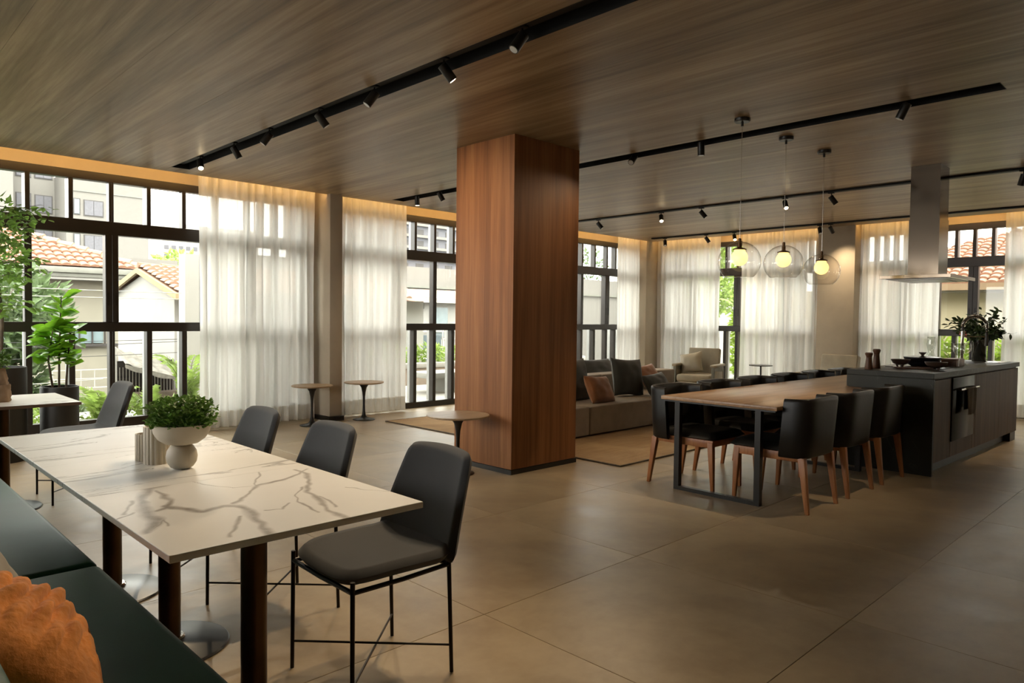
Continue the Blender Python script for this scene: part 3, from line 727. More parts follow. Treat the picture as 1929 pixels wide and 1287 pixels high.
# black cylinder planters
def planter(label, x, y, r, h):
    t = thing('planter', label, 'planter', (x, y, 0))
    MB().lathe([(r * .97, 0), (r, .01), (r, h - .008), (r * .99, h), (r * .93, h), (r * .92, h - .06), (0, h - .06)], 48).build('pot', 'planter black', t, smooth=True, angle=40)
    MB().lathe([(r * .91, h - .058), (0, h - .05)], 24).build('soil', 'soil', t); return t
planter('squat black cylinder planter holding the fiddle leaf fig', 1.675, 7.92, .162, .655)
planter('taller black cylinder planter at the left edge holding the leafy tree', 1.20, 7.88, .205, .86)
# fiddle leaf fig with individual leaves
fig = thing('fiddle_leaf_fig', 'fiddle leaf fig with broad bright leaves beside the window', 'plant', (1.675, 7.92, .60))
stems = [((-.05, 0, 0), (-.09, .0, .30), (-.05, 0, .60)), ((.0, .02, 0), (.0, .0, .35), (.02, 0, .92)), ((.05, -.01, 0), (.07, 0, .3), (.10, 0, .62))]
for s_ in stems: MB().tube(s_, [.011, .009, .005], 8).build('stem', 'bark', fig, smooth=True)
fl = [leaf_mesh('leaf', 'leaf fig', .20, .84, .25, .25, 10, 1.45, .008), leaf_mesh('leaf', 'leaf fig', .20, .78, .32, -.05, 10, 1.45, .008)]
rnd = random.Random(11)
for k in range(88):
    s_ = stems[rnd.choice((0, 1, 1, 2))]; t_ = rnd.uniform(.38, 1.0)
    a, b, c = map(Vector, s_); p = a.lerp(b, t_ * 2) if t_ < .5 else b.lerp(c, t_ * 2 - 1)
    az = k * 2.4 + rnd.uniform(-.4, .4); el = .15 + .9 * max(0, (p.z - .45)) + rnd.uniform(-.25, .35)
    d = Vector((math.cos(az) * math.cos(el), math.sin(az) * math.cos(el), math.sin(el)))
    inst(rnd.choice(fl), 'leaf', fig, p, orient(d, rnd, .5), rnd.uniform(.72, 1.12) * (1 if p.z > .3 else .8))
# leafy tree with individual leaves
tr = thing('potted_tree', 'tall small-leaved potted tree reaching in from the left edge', 'plant', (1.20, 7.88, .80))
MB().tube([(0, 0, 0), (.02, 0, .5), (-.02, 0, 1.0), (.0, 0, 1.75)], [.018, .015, .012, .006], 10).build('trunk', 'bark', tr, smooth=True)
ll = [leaf_mesh('leaf', 'leaf tree', .075, .62, .2, .15, 4, .85), leaf_mesh('leaf', 'leaf tree', .075, .55, .3, -.1, 4, .85)]
rnd = random.Random(21); nleaf = 0; brm = MB()
for k in range(34):
    z = rnd.uniform(.55, 1.62); az = rnd.uniform(-2.2, 2.0) if k % 4 else rnd.uniform(0, 6.3); Lb = rnd.uniform(.16, .34) * (1.0 if z < 1.45 else .8)
    if k in (3, 9, 15): z = 1.52; az = rnd.uniform(-.4, .4); Lb = .36
    d = Vector((math.cos(az), math.sin(az) * .7, rnd.uniform(-.2, .35))).normalized(); p0 = Vector((0, 0, z - .05)); p1 = p0 + d * Lb; p2 = p1 + d * .05 - Vector((0, 0, .03))
    brm.tube([p0, p1, p2], [.004, .002, .001], 5)
    for q in range(9):
        if nleaf >= 298: break
        t_ = .25 + .78 * q / 8; p = p0.lerp(p2, t_) ; aa = az + (1 if q % 2 else -1) * rnd.uniform(.5, 1.3)
        dd = Vector((math.cos(aa), math.sin(aa), rnd.uniform(-.9, .3)))
        inst(rnd.choice(ll), 'leaf', tr, p, orient(dd, rnd, .7), rnd.uniform(.75, 1.2)); nleaf += 1
brm.build('branches', 'bark', tr, smooth=True)
foliage(MB(), (-.05, .0, 1.1), (.26, .24, .55), 700, .07, rnd, .55).build('inner_leaves', 'leaf tree', tr)['kind'] = 'stuff'

# tulip side tables ------------------------------------------------------------
def tulip(label, x, y, r, h):
    t = thing('side_table', label, 'side table', (x, y, 0), 0, 'tulip-base side tables')
    MB().lathe([(0, h - .022), (r * .9, h - .020), (r * .985, h - .012), (r, h - .005), (r * .99, h), (0, h)], 64).build('tabletop', 'pale wood', t, smooth=True, angle=40)
    MB().lathe([(.145, 0), (.147, .004), (.14, .010), (.09, .020), (.045, .034), (.026, .06), (.018, .11), (.015, .20), (.0165, .30), (.022, h - .14), (.036, h - .075), (.060, h - .038), (.068, h - .022)], 40).build('base', 'black metal', t, smooth=True, angle=60)
tulip('round tulip side table left of the narrow plaster pier', 4.40, 8.02, .25, .50)
tulip('round tulip side table right of the narrow plaster pier', 5.17, 8.05, .26, .50)
tulip('round tulip side table standing against the wood column', 3.985, 4.72, .275, .515)
bt = thing('small_black_table', 'thin black round pedestal table between curtains on far side', 'side table', (11.5, 5.66, 0))
MB().lathe([(0, .60), (.19, .60), (.195, .607), (.19, .614), (0, .614)], 48).build('tabletop', 'black metal', bt, smooth=True, angle=40)
MB().cyl((0, 0, .01), (0, 0, .60), .014, n=16).build('pole', 'black metal', bt, smooth=True)
MB().lathe([(.15, 0), (.15, .008), (0, .012)], 32).build('base', 'black metal', bt, smooth=True)

# rug ----------------------------------------------------------------------------
rg = MB(); rg.grid(lambda u, v: Vector((5.27 + 4.3 * u, 3.93 + 3.76 * v, .012 + .0006 * mnoise.noise(Vector((u * 8, v * 8, 0))))), 40, 40)
rug = thing('rug', 'natural jute rug under the sofa beyond the wood column', 'rug')
rg.build('pile', 'jute rug', rug); MB().box(5.265, 5.285, 3.925, 7.695, .001, .0135).box(5.285, 9.575, 3.925, 3.94, .001, .0135).box(9.56, 9.575, 3.94, 7.69, .001, .0135).box(5.285, 9.56, 7.68, 7.695, .001, .0135).build('border', 'bark', rug)

# modular sofa --------------------------------------------------------------------
sf_ = thing('modular_sofa', 'low grey-beige modular sofa with back ledge on the jute rug', 'sofa', (0, 0, .013))
for (a, b) in ((5.0, 6.30), (6.31, 7.62), (7.63, 8.55)):
    MB().box(a + .004, b - .004, 5.135, 6.0, .02, .345).build('seat_module', 'sofa linen', sf_, bevel=.018, seg=3, angle=60)
for (a, b) in ((6.5, 7.62), (7.63, 9.4)):
    MB().box(a + .004, b - .004, 6.005, 6.30, .02, .60).build('back_ledge', 'sofa linen', sf_, bevel=.02, seg=3, angle=60)
for (a, b) in ((6.6, 7.62), (7.63, 9.4)):
    MB().box(a + .004, b - .004, 6.305, 7.1, .02, .345).build('seat_module', 'sofa linen', sf_, bevel=.018, seg=3, angle=60)
MB().box(8.56, 9.55, 5.2, 6.0, .02, .40).build('seat_module', 'sofa linen', sf_, bevel=.018, seg=3, angle=60)
GC = 'cushions on the modular sofa'
def sofa_cushion(label, x, y, z, w, h, th, lean, yaw, mat, roll=0):
    e = (Matrix.Rotation(yaw, 3, 'Z') @ Matrix.Rotation(PI / 2 - lean, 3, 'X') @ Matrix.Rotation(roll, 3, 'Z')).to_euler()
    return cushion('cushion', label, (x, y, z), w, h, th, e, mat, GC, puff=.5)
sofa_cushion('large dark olive cushion half hidden behind the wood column', 6.62, 5.72, .60, .80, .54, .22, .25, .12, 'olive velvet')
sofa_cushion('rust orange cushion lying against the dark one beside the column', 6.80, 5.40, .505, .52, .36, .17, .45, .15, 'rust velvet', -.08)
sofa_cushion('big square dark olive cushion upright in the middle of the sofa', 7.66, 5.62, .60, .54, .50, .2, .22, -.15, 'olive velvet', -.06)
sofa_cushion('dark olive cushion slumped at the sofa end nearest the wooden table', 8.06, 5.42, .49, .58, .34, .17, .55, .1, 'olive velvet', .05)
sofa_cushion('rust orange cushion peeking above the slumped dark cushion', 8.72, 6.02, .55, .50, .34, .15, .6, .0, 'rust velvet', .1)
sofa_cushion('dark green cushion lying on the far side behind the back ledge', 8.12, 6.50, .60, .78, .40, .18, .5, .0, 'olive velvet')

# armchairs -------------------------------------------------------------------------
def make_armchair():
    t = thing('armchair', '', 'armchair')
    for s in (1, -1):
        y = s * .42
        MB().prismax([(-.40, .05), (-.34, .56), (.38, .60), (.43, .05), (.37, .05), (.33, .50), (-.29, .47), (-.34, .05)], y - .03, y + .03, 1).build('side_frame', 'armchair frame grey', t, bevel=.006)
        MB().box(-.40, .42, y - .055, y + .055, .565, .61).build('armrest', 'armchair leather', t, bevel=.02, seg=3)
        MB().box(-.33, .36, y - .012, y + .022, .22, .565).build('arm_panel', 'armchair leather', t, bevel=.006)
    MB().box(-.36, .40, -.385, .385, .20, .29).build('seat_base', 'armchair frame grey', t, bevel=.01)
    MB().box(-.30, .42, -.375, .375, .29, .43).build('seat_cushion', 'armchair leather', t, bevel=.05, seg=4, angle=80)
    R = Matrix.Translation((-.33, 0, .36)) @ Matrix.Rotation(-.22, 4, 'Y')
    MB().box(-.06, .07, -.35, .35, 0, .52, R).build('backrest', 'armchair leather', t, bevel=.025, seg=3, angle=80)
    MB().box(-.30, .30, -.30, .30, 0, .05).build('foot_plinth', 'armchair frame grey', t)
    MB().box(-.22, .22, -.22, .22, .05, .20).build('pedestal', 'armchair frame grey', t)
    return t
ac = make_armchair(); ac['label'] = 'beige leather armchair with scatter cushion before the far window gap'; ac['group'] = 'beige leather armchairs'
ac.location = (11.12, 6.62, 0); ac.rotation_euler = (0, 0, PI + .24); ac.scale = (.80, .80, .99)
dup(ac, 'beige leather armchair mostly hidden behind the wooden pepper mills', (10.75, 4.22, 0), PI - .1, 'beige leather armchairs')
cushion('cushion', 'square taupe scatter cushion on the beige leather armchair', (11.10, 6.76, .615), .40, .38, .14, euler_from((.30, -1, .22), (.36, .25, .90)), 'armchair leather', None)

# ================================================================== DINING + ISLAND (slightly turned against the walls)
AX = math.radians(-1.4)
ca, sa = math.cos(AX), math.sin(AX)
def D(u, v, z=0):  # local dining frame -> world
    return (4.83 + u * ca - v * sa, 2.74 + u * sa + v * ca, z)
wt = thing('dining_table', 'long wooden dining table with black metal loop legs', 'table', D(0, 0), AX)
poly = [(0, -.495), (2.13, -.495), (2.13, -.115), (4.1, -.115), (4.1, .48), (0, .48)]
MB().prism(poly, .722, .752).build('tabletop', 'table wood', wt, bevel=.004)
MB().prism([(x + (.02 if x < 1 else -.02), y + (.02 if y < 0 else -.02)) for x, y in poly], .708, .7215).build('underframe', 'black metal', wt)
def loop_leg(x, y0, y1):
    m = MB(); w = .022
    m.box(x - w, x + w, y0, y0 + .045, 0, .708).box(x - w, x + w, y1 - .045, y1, 0, .708).box(x - w, x + w, y0 + .045, y1 - .045, 0, .03)
    m.build('leg', 'black metal', wt)
loop_leg(.10, -.335, .40); loop_leg(1.95, -.335, .40); loop_leg(3.95, -.08, .40)

def make_leather_chair():
    t = thing('dining_chair', '', 'chair')
    # wrap-around back shell, plan curve (front is +x)
    plan = []
    for k in range(25):
        a = -1 + 2 * k / 24; y = .262 * math.sin(a * PI / 2 * .98) / math.sin(PI / 2 * .98); x = -.285 + .175 * abs(a) ** 5.0
        plan.append((x, y))
    def shell(th, z0, z1, lean, cut):
        m = MB(); n = len(plan)
        nr = []
        for i in range(n):
            a = Vector(plan[min(i + 1, n - 1)]) - Vector(plan[max(i - 1, 0)]); a.normalize(); nr.append((a.y, -a.x))
        rows = [0, .03, .5, .93, .985, 1]; vs = []
        offs = [.3, 1, 1, 1, .8, .35]
        loops = []
        for s in (1, -1):
            for r, of in zip(rows, offs):
                row = []
                for i, (x, y) in enumerate(plan):
                    k = abs(2 * i / (n - 1) - 1); zz = z0 + cut * k ** 4 * 0 + (z1 - .01 * k * k - z0) * r
                    xx = x - lean * r; row.append((xx + nr[i][0] * th / 2 * s * of * -1, y + nr[i][1] * th / 2 * s * of * -1, zz))
                loops.append(row)
        L = loops[:len(rows)] + loops[len(rows):][::-1]
        vs = [p for row in L for p in row]; R = len(L); fs = []
        for a in range(R):
            b = (a + 1) % R
            for i in range(n - 1): fs.append((a * n + i, a * n + i + 1, b * n + i + 1, b * n + i))
        fs.append(tuple(a * n for a in range(R))); fs.append(tuple(a * n + n - 1 for a in range(R))[::-1])
        m.add(vs, fs); return m
    shell(.040, .385, .815, .035, 0).build('backrest', 'black leather', t, smooth=True, angle=50)
    m = MB()
    def top(u, v):
        a = 2 * u - 1; b = 2 * v - 1; e = max(0, (1 - abs(a) ** 8) * (1 - abs(b) ** 8)); return Vector((.03 + .265 * a, .235 * b * (1 - .0 * a), .425 + .055 * e ** .35))
    m.grid(top, 16, 16); m.grid(lambda u, v: Vector((.03 + .265 * (2 * u - 1), .235 * (2 * v - 1), .405 + .02 * (max(abs(2 * u - 1), abs(2 * v - 1)) ** 8))), 16, 16)
    m.build('seat', 'black leather', t, smooth=True, angle=60)
    f = MB(); f.box(-.24, .27, .195, .222, .355, .415).box(-.24, .27, -.222, -.195, .355, .415).box(.245, .27, -.195, .195, .365, .412).build('apron', 'chair wood', t, bevel=.003)
    for s in (1, -1):
        MB().frustum((.268, s * .205, 0), (.245, s * .205, .40), .013, .024, .013, .022).build('leg', 'chair wood', t, bevel=.004)
        lg = MB().frustum((-.315, s * .238, 0), (-.262, s * .225, .392), .014, .026, .013, .022).build('leg', 'chair wood', t, bevel=.004)
    return t
lc = make_leather_chair()
GL = 'black leather dining chairs around the wooden table'
first = True
LB = ['black leather chair at the near left corner of the wooden table, by the rug', 'second black leather chair on the sofa side of the wooden table', 'third black leather chair on the sofa side of the wooden table',
      'fourth black leather chair on the sofa side of the wooden table', 'fifth black leather chair on the sofa side, backrest only showing', 'black leather chair farthest along the sofa side, beside the island corner']
for i, lb in enumerate(LB):
    u = .37 + .69 * i; p = D(u, .365)
    if first: lc.location = p; lc.rotation_euler = (0, 0, AX - PI / 2); lc['label'] = lb; lc['group'] = GL; first = False
    else: dup(lc, lb, p, AX - PI / 2, GL)
for i, lb in enumerate(['black leather chair nearest the viewer, its back turned, at the wooden table', 'middle black leather chair with its back turned at the wooden table', 'black leather chair with its back turned right beside the stone island']):
    dup(lc, lb, D(.37 + .695 * i, -.355), AX + PI / 2, GL)

# island --------------------------------------------------------------------------
IX0, IX1, IY0, IY1 = 7.00, 10.08, 1.845, 2.60
isl = thing('kitchen_island', 'dark stone waterfall kitchen island with brown wood fronts', 'kitchen island', (7.0, 1.845, 0), AX)
ix = IX1 - IX0; iy = IY1 - IY0 - .01
MB().box(0, ix, 0, iy, .862, .912).build('worktop', 'stone green', isl, bevel=.002, seg=1)
MB().box(0, .035, 0, iy, 0, .8615).build('waterfall_end', 'stone green', isl, bevel=.002, seg=1)
MB().box(.0355, ix, .035, iy, .10, .8615).build('body', 'cabinet wood', isl)
MB().box(.0355, ix - .3, .08, iy - .05, 0, .0995).build('kick_board', 'black metal', isl)
MB().box(ix - .25, ix - .02, .02, .10, 0, .0995).build('foot', 'black metal', isl)
xs = [.037, .50]; 
def front(a, b, z0=.105, z1=.845): return MB().box(a + .002, b - .002, .014, .034, z0, z1).build('door', 'cabinet wood', isl, bevel=.0015, seg=1)
front(.037, .56); front(1.27, 1.36)
for a, b in ((1.36, 2.27), (2.27, 2.66), (2.66, ix)): front(a, b)
ov = MB().box(.562, 1.268, .004, .034, .25, .845).build('oven_door', 'oven glass', isl, bevel=.003)
front(.56, 1.27, .105, .246)
m = MB(); m.cyl((.63, -.045, .735), (1.22, -.045, .735), .009, n=12); m.box(.65, .665, -.045, .006, .728, .742).box(1.185, 1.20, -.045, .006, .728, .742)
hb = m.build('handle', 'steel', ov, smooth=True); 
tw = MB()
def tf(u, v):
    a = u; z = .735 - .0 - .25 * v; return Vector((.78 + .30 * a + .01 * math.sin(v * 3), -.058 - .006 * math.sin(a * 14 + v * 2) - .004 * v, z))
tw.grid(tf, 24, 10); tw.grid(lambda u, v: Vector((.78 + .30 * u, -.045 - .013 * math.cos(PI * v), .735 + .012 * math.sin(PI * v))), 24, 6); tw.grid(lambda u, v: Vector((.78 + .30 * u, -.032 + .003 * math.sin(u * 13), .735 - .20 * v)), 24, 8)
towel = tw.build('tea_towel', 'towel', None, smooth=True, angle=180); towel.location = (7.0, 1.845, 0); towel.rotation_euler = (0, 0, AX)
tag(towel, 'brown tea towel hanging over the oven handle of the island', 'towel')
def I(x, y, z=.912): return (7.0 + x * ca - y * sa, 1.845 + x * sa + y * ca, z)
hob = thing('induction_hob', 'flat black glass hob set on the stone island', 'hob', I(1.0, .40), AX)
MB().box(-.30, .30, -.25, .25, .0005, .006).build('glass_plate', 'oven glass', hob, bevel=.002)
snk = thing('sink', 'dark inset sink by the spring faucet on the island', 'sink', I(2.35, .38), AX)
MB().box(-.35, .35, -.20, .20, .0005, .004).build('rim', 'dark steel', snk, bevel=.001, seg=1); MB().box(-.32, .32, -.17, .17, .0042, .0048).build('basin', 'track black', snk)

def mill(label, x, y, h, r):
    t = thing('pepper_mill', label, 'pepper mill', I(x, y), 0, 'turned wooden mills on the island')
    MB().lathe([(0, 0), (r * 1.05, 0), (r * 1.1, .004), (r * 1.0, h * .25), (r * .82, h * .55), (r * .74, h * .68), (r * .80, h * .70)], 28).build('body', 'dark turned wood', t, smooth=True, angle=40)
    MB().lathe([(r * .72, h * .705), (r * .78, h * .78), (r * 1.02, h * .90), (r * 1.05, h * .955), (r * .92, h * .965), (r * .90, h), (0, h)], 28).build('cap', 'dark turned wood', t, smooth=True, angle=40)
    return t
mill('shorter wooden mill standing at the left corner of the stone island', .14, .60, .158, .034)
mill('taller wooden mill beside the shorter one on the stone island', .33, .60, .188, .034)
def bowl(label, x, y, r, h, z=.912, foot=True, mat='bowl glaze'):
    t = thing('bowl', label, 'bowl', I(x, y, z), 0, 'small footed bowls on the island')
    b = .25
    MB().lathe([(0, .018), (r * .35, .018), (r * .7, h * .42), (r * .93, h * .78), (r, h), (r * .955, h), (r * .87, h * .78), (r * .6, h * .48), (0, .026)], 40).build('body', mat, t, smooth=True, angle=50)
    if foot:
        for k in range(3): MB().cyl((r * .3 * math.cos(k * 2.1), r * .3 * math.sin(k * 2.1), .0), (r * .36 * math.cos(k * 2.1), r * .36 * math.sin(k * 2.1), .024), .008, .011, 10).build('foot', mat, t, smooth=True)
    return t
brd = thing('serving_board', 'dark round serving board under the small bowl on the island', 'board', I(.66, .38), 0)
MB().lathe([(0, .001), (.17, .001), (.175, .006), (.172, .012), (0, .012)], 40).build('board', 'dark turned wood', brd, smooth=True, angle=40)
bowl('small brown footed bowl on the serving board by the mills', .62, .48, .088, .072, .925)
bowl('small brown footed bowl in front of the navy pot', .60, .16, .098, .075)
pot = thing('casserole', 'wide navy casserole with a lid knob on the hob', 'pot', I(1.0, .40, .919), 0)
MB().lathe([(0, 0), (.10, 0), (.145, .03), (.168, .08), (.17, .088), (0, .088)], 48).build('body', 'enamel navy', pot, smooth=True, angle=50)
MB().lathe([(.172, .089), (.172, .094), (.08, .104), (0, .106)], 48).build('lid', 'enamel navy', pot, smooth=True, angle=50)
MB().lathe([(.012, .104), (.014, .115), (.034, .135), (.036, .142), (0, .143)], 24).build('knob', 'bowl glaze', pot, smooth=True)
wb = thing('wooden_box', 'dark wooden box between the casserole and the wine glasses', 'box', I(1.42, .24), AX)
MB().box(-.15, .13, -.07, .07, 0, .072).build('box', 'dark turned wood', wb, bevel=.003); MB().box(-.152, .132, -.072, .072, .0725, .080).build('lid', 'dark turned wood', wb, bevel=.002)
def wineglass(label, x, y, s=1.0):
    t = thing('wine_glass', label, 'wine glass', I(x, y), 0, 'large wine glasses on the island'); t.scale = (s, s, s)
    MB().lathe([(.040, 0), (.038, .003), (.006, .008), (.004, .02), (.0035, .10), (.006, .112), (.030, .128), (.047, .155), (.052, .18), (.047, .215), (.042, .238)], 32).build('glass', 'drinking glass', t, smooth=True, angle=180)
wineglass('large stemmed wine glass nearest the worktop edge', 1.20, .13, 1.02)
wineglass('large stemmed wine glass left of the faucet at the back', 1.62, .34, 1.0)
wineglass('large stemmed wine glass in the middle of the cluster', 1.46, .20, 1.0)
wineglass('large stemmed wine glass just in front of the faucet', 1.70, .20, 1.0)
cf = thing('wavy_carafe', 'clear wavy glass carafe behind the wine glasses', 'carafe', I(2.0, .62), 0)
MB().lathe([(0, .002), (.055, .004), (.058, .02), (.046, .07), (.030, .12), (.040, .17), (.048, .21), (.036, .26), (.040, .29)], 32).build('glass', 'drinking glass', cf, smooth=True, angle=180)
# spring faucet
fc = thing('spring_faucet', 'tall spring-neck kitchen faucet arched over the sink', 'faucet', I(2.02, .32), AX)
MB().lathe([(0, 0), (.03, 0), (.03, .01), (.022, .014), (.02, .06), (.017, .065), (.017, .36)], 20).build('column', 'steel', fc, smooth=True, angle=50)
arc = [Vector((0, 0, .36))] + [Vector((.0 + .105 * (1 - math.cos(a)), -.09 * (1 - math.cos(a)), .40 + .125 * math.sin(a))) for a in [PI * k / 24 for k in range(25)]] + [Vector((.21, -.18, .34))]
MB().tube(arc, .0115, 10).build('hose', 'black metal', fc, smooth=True)
sp_ = []; n = 620
for k in range(n):
    q = k / (n - 1) * (len(arc) - 1); i = min(int(q), len(arc) - 2); p = arc[i].lerp(arc[i + 1], q - i); d = (arc[i + 1] - arc[i]).normalized(); a_ = d.cross(Vector((.65, .76, 0))).normalized(); b_ = d.cross(a_); th = k / n * 2 * PI * 44
    sp_.append(p + (a_ * math.cos(th) + b_ * math.sin(th)) * .0165)
MB().tube(sp_, .0028, 4).build('spring', 'steel', fc, smooth=True)
MB().cyl((.21, -.18, .34), (.21, -.18, .20), .016, .019, 16).build('spray_head', 'black metal', fc, smooth=True)
MB().tube([(0, 0, .30), (.10, -.085, .30), (.21, -.18, .30)], .006, 8).build('holder_arm', 'steel', fc, smooth=True)
MB().tube([(.02, 0, .05), (.07, .02, .075)], .006, 8).build('lever', 'steel', fc, smooth=True)
# vase with foliage
vs_ = thing('tall_vase', 'dark smoked glass vase at the far end of the island', 'vase', I(2.74, .33), 0)
MB().lathe([(0, .0), (.068, 0), (.072, .006), (.074, .28), (.070, .28), (.068, .02), (0, .016)], 36).build('vase', 'vase smoke', vs_, smooth=True, angle=40)
vf = thing('flower_arrangement', 'spreading dark foliage with small pink blossoms in the smoked vase', 'plant', I(2.74, .33, 1.19), 0)
rnd = random.Random(5); sm = MB(); tips = []
for k in range(30):
    az = rnd.uniform(0, 6.3); L = rnd.uniform(.14, .36); hz = rnd.uniform(.05, .26) if k > 5 else rnd.uniform(.2, .34); d = Vector((math.cos(az) * L, math.sin(az) * L, hz))
    pts = [Vector((0, 0, -.10)), d * .4 + Vector((0, 0, .04)), d]; sm.tube(pts, [.002, .0016, .001], 5); tips.append((pts[1], d))
sm.build('stems', 'leaf dark', vf)
lv = leaf_mesh('leaf', 'leaf dark', .075, .5, .1, .2, 4, .9); cnt = 0
for (b, d) in tips:
    for q in range(8):
        p = b.lerp(d, q / 7); dd = (d - b).normalized() + Vector((rnd.gauss(0, .8), rnd.gauss(0, .8), rnd.gauss(0, .6))); inst(lv, 'leaf', vf, p, orient(dd, rnd, .9), rnd.uniform(.7, 1.3)); cnt += 1
foliage(MB(), (0, 0, .06), (.20, .20, .07), 420, .07, rnd, .5).build('inner_leaves', 'leaf dark', vf)['kind'] = 'stuff'
fm = MB(); foliage(fm, (-.19, .12, .04), (.05, .05, .03), 26, .028, rnd, .9); foliage(fm, (.02, -.05, .12), (.03, .03, .03), 12, .026, rnd, .9)
fm.build('blossoms', 'petal pink', vf)['kind'] = 'stuff'
tray = thing('tray', 'flat pale tray beyond the faucet near the smoked vase', 'tray', I(2.78, .16), AX)
MB().box(-.26, .20, -.09, .09, .001, .008).build('tray', 'steel', tray, bevel=.003); 

# range hood ---------------------------------------------------------------------
hd = thing('range_hood', 'stainless steel island range hood with tall square chimney', 'range hood', (8.12, 2.225, 0), 0)
hx = 8.12; hy = 2.225
MB().box(-.20, .115, -.145, .13, 1.83, 2.40).build('lower_chimney', 'hood steel', hd)
MB().box(-.195, .11, -.14, .125, 2.401, H - .001).build('upper_chimney', 'hood steel', hd)
MB().box(-.42, .48, -.31, .325, 1.795, 1.829).build('canopy', 'hood steel', hd, bevel=.002, seg=1)
MB().box(-.37, .43, -.26, .275, 1.788, 1.7945).build('underside_panel', 'lamp off', hd)
for k in range(3): MB().box(-.20 + k * .155, -.06 + k * .155, -.20, .215, 1.783, 1.7875).build('grease_filter', 'dark steel', hd)

# glass pendants --------------------------------------------------------------------
def pendant(label, x, y, zc):
    t = thing('glass_pendant', label, 'pendant lamp', (x, y, 0), 0, 'clear glass globe pendants over the wooden table')
    MB().lathe([(0, H - .028), (.055, H - .028), (.06, H - .022), (.06, H - .0005), (0, H - .0005)], 32).build('ceiling_rose', 'black metal', t, smooth=True, angle=40)
    MB().cyl((0, 0, H - .028), (0, 0, H - .06), .010, n=12).build('cord_grip', 'black metal', t, smooth=True)
    MB().cyl((0, 0, H - .05), (0, 0, zc + .175), .0022, n=6).build('cord', 'steel', t)
    MB().lathe([(.006, zc + .185), (.012, zc + .18), (.012, zc + .150), (.016, zc + .148), (.016, zc + .115), (.020, zc + .112), (.052, zc + .100), (.052, zc + .094), (0, zc + .094)], 24).build('socket', 'pedestal bronze', t, smooth=True, angle=40)
    r = .163; prof = [(r * math.sin(a), zc + .965 * r * math.cos(a)) for a in [math.radians(d) for d in range(5, 141, 5)]]
    MB().lathe(prof, 56).build('globe', 'globe glass', t, smooth=True, angle=180)
    # remove the cap faces by leaving the globe open at the foot
    rb = .064; MB().lathe([(0, zc + .093), (.040, zc + .093)] + [(rb * math.sin(a), zc + .032 + rb * math.cos(a)) for a in [math.radians(d) for d in range(45, 181, 9)]], 32).build('diffuser', 'opal lit', t, smooth=True, angle=60)
    return t
pendant('clear glass globe pendant leftmost of the three', 5.18, 2.745, 1.818)
pendant('clear glass globe pendant in the middle of the three', 5.95, 2.745, 1.852)
pendant('clear glass globe pendant rightmost of the three, before the pier', 6.65, 2.705, 1.824)
# a low display stand foot just inside the right edge
st = thing('display_stand', 'pale stand with black foot cut off at the right edge', 'stand', (4.60, .665, 0), 0)
MB().box(-.05, .20, -.10, .075, 0, .035).build('foot', 'black metal', st, bevel=.004); MB().box(-.045, .19, -.09, .065, .035, .045).build('plate', 'white render', st)

# ================================================================== OUTSIDE
street = struct('ground', 'grey street level below the building'); MB().box(-60, 220, -60, 220, -3.2, -3.0).build('asphalt_sheet', 'asphalt', street)
ter = struct('terrace', 'pale stone terrace outside the glazed doors')
for i in range(9):
    for j in range(3): MB().box(4.9 + i * .9 + .003, 5.8 + i * .9 - .003, 8.85 + j * .92, 9.77 + j * .92 - .006, -.06, -.008).build('paving_slab', 'terrace stone', ter)
MB().box(-3, 17, 8.85, 11.62, -3, -.062).build('substructure', 'concrete pale', ter)
MB().box(12.65, 14.6, -4, 8.8, -3, -.062).build('substructure', 'concrete pale', ter)
pw = thing('parapet_planter', 'concrete parapet planter with pale coping outside the glazed doors', 'planter')
MB().box(5.3, 14, 11.62, 12.3, -.06, .33).build('body', 'garden wall', pw); MB().box(5.28, 14.02, 11.6, 12.32, .33, .43).build('coping', 'terrace stone', pw, bevel=.01)
cb = thing('concrete_bench', 'pale concrete bench standing on the terrace', 'bench')
MB().box(7.75, 10.2, 9.95, 10.6, .27, .37).build('seat_slab', 'concrete pale', cb, bevel=.01); MB().box(8.25, 8.75, 10.0, 10.5, -.008, .27).build('leg', 'concrete pale', cb); MB().box(9.4, 9.9, 10.0, 10.5, -.008, .27).build('leg', 'concrete pale', cb)

# plants outside ---------------------------------------------------------------
def frond_plant(label, x, y, z, h, n, mat='leaf outside', seed=1, spread=.6, cat='plant', group=None, ll_=.22):
    rnd = random.Random(seed); t = thing('garden_plant', label, cat, (x, y, z), 0, group); st_ = MB(); lf = MB()
    for k in range(n):
        az = k * 2.4 + rnd.uniform(-.3, .3); R = spread * rnd.uniform(.5, 1); hh = h * rnd.uniform(.55, 1)
        pts = [Vector((0, 0, 0)).lerp(Vector((R * .2 * math.cos(az), R * .2 * math.sin(az), hh * .6)), 1) if i == 1 else (Vector((0, 0, 0)) if i == 0 else None) for i in range(2)]
        P = [Vector((R * (q ** 1.8) * math.cos(az), R * (q ** 1.8) * math.sin(az), hh * (1 - (1 - q) ** 1.7) - .12 * h * max(0, q - .7))) for q in [i / 8 for i in range(9)]]
        st_.tube(P, [.007 - .0007 * i for i in range(9)], 4)
        for i in range(2, 9):
            d = (P[i] - P[i - 1]).normalized(); s = d.cross(Vector((0, 0, 1))).normalized()
            for sg in (1, -1):
                for hf in (0, .5):
                    p = P[i - 1].lerp(P[i], hf); L = ll_ * (1 - .06 * i) * rnd.uniform(.8, 1.1); e = p + (s * sg * .75 + d * .65 + Vector((0, 0, -.15))).normalized() * L; w = d * .014
                    lf.add([p - w, p.lerp(e, .4) + Vector((0, 0, .02)) + w * 1.2, e, p.lerp(e, .4) - w * 1.4], [(0, 1, 2, 3)])
    st_.build('stems', 'bark', t); lf.build('fronds', mat, t)['kind'] = 'stuff'; return t
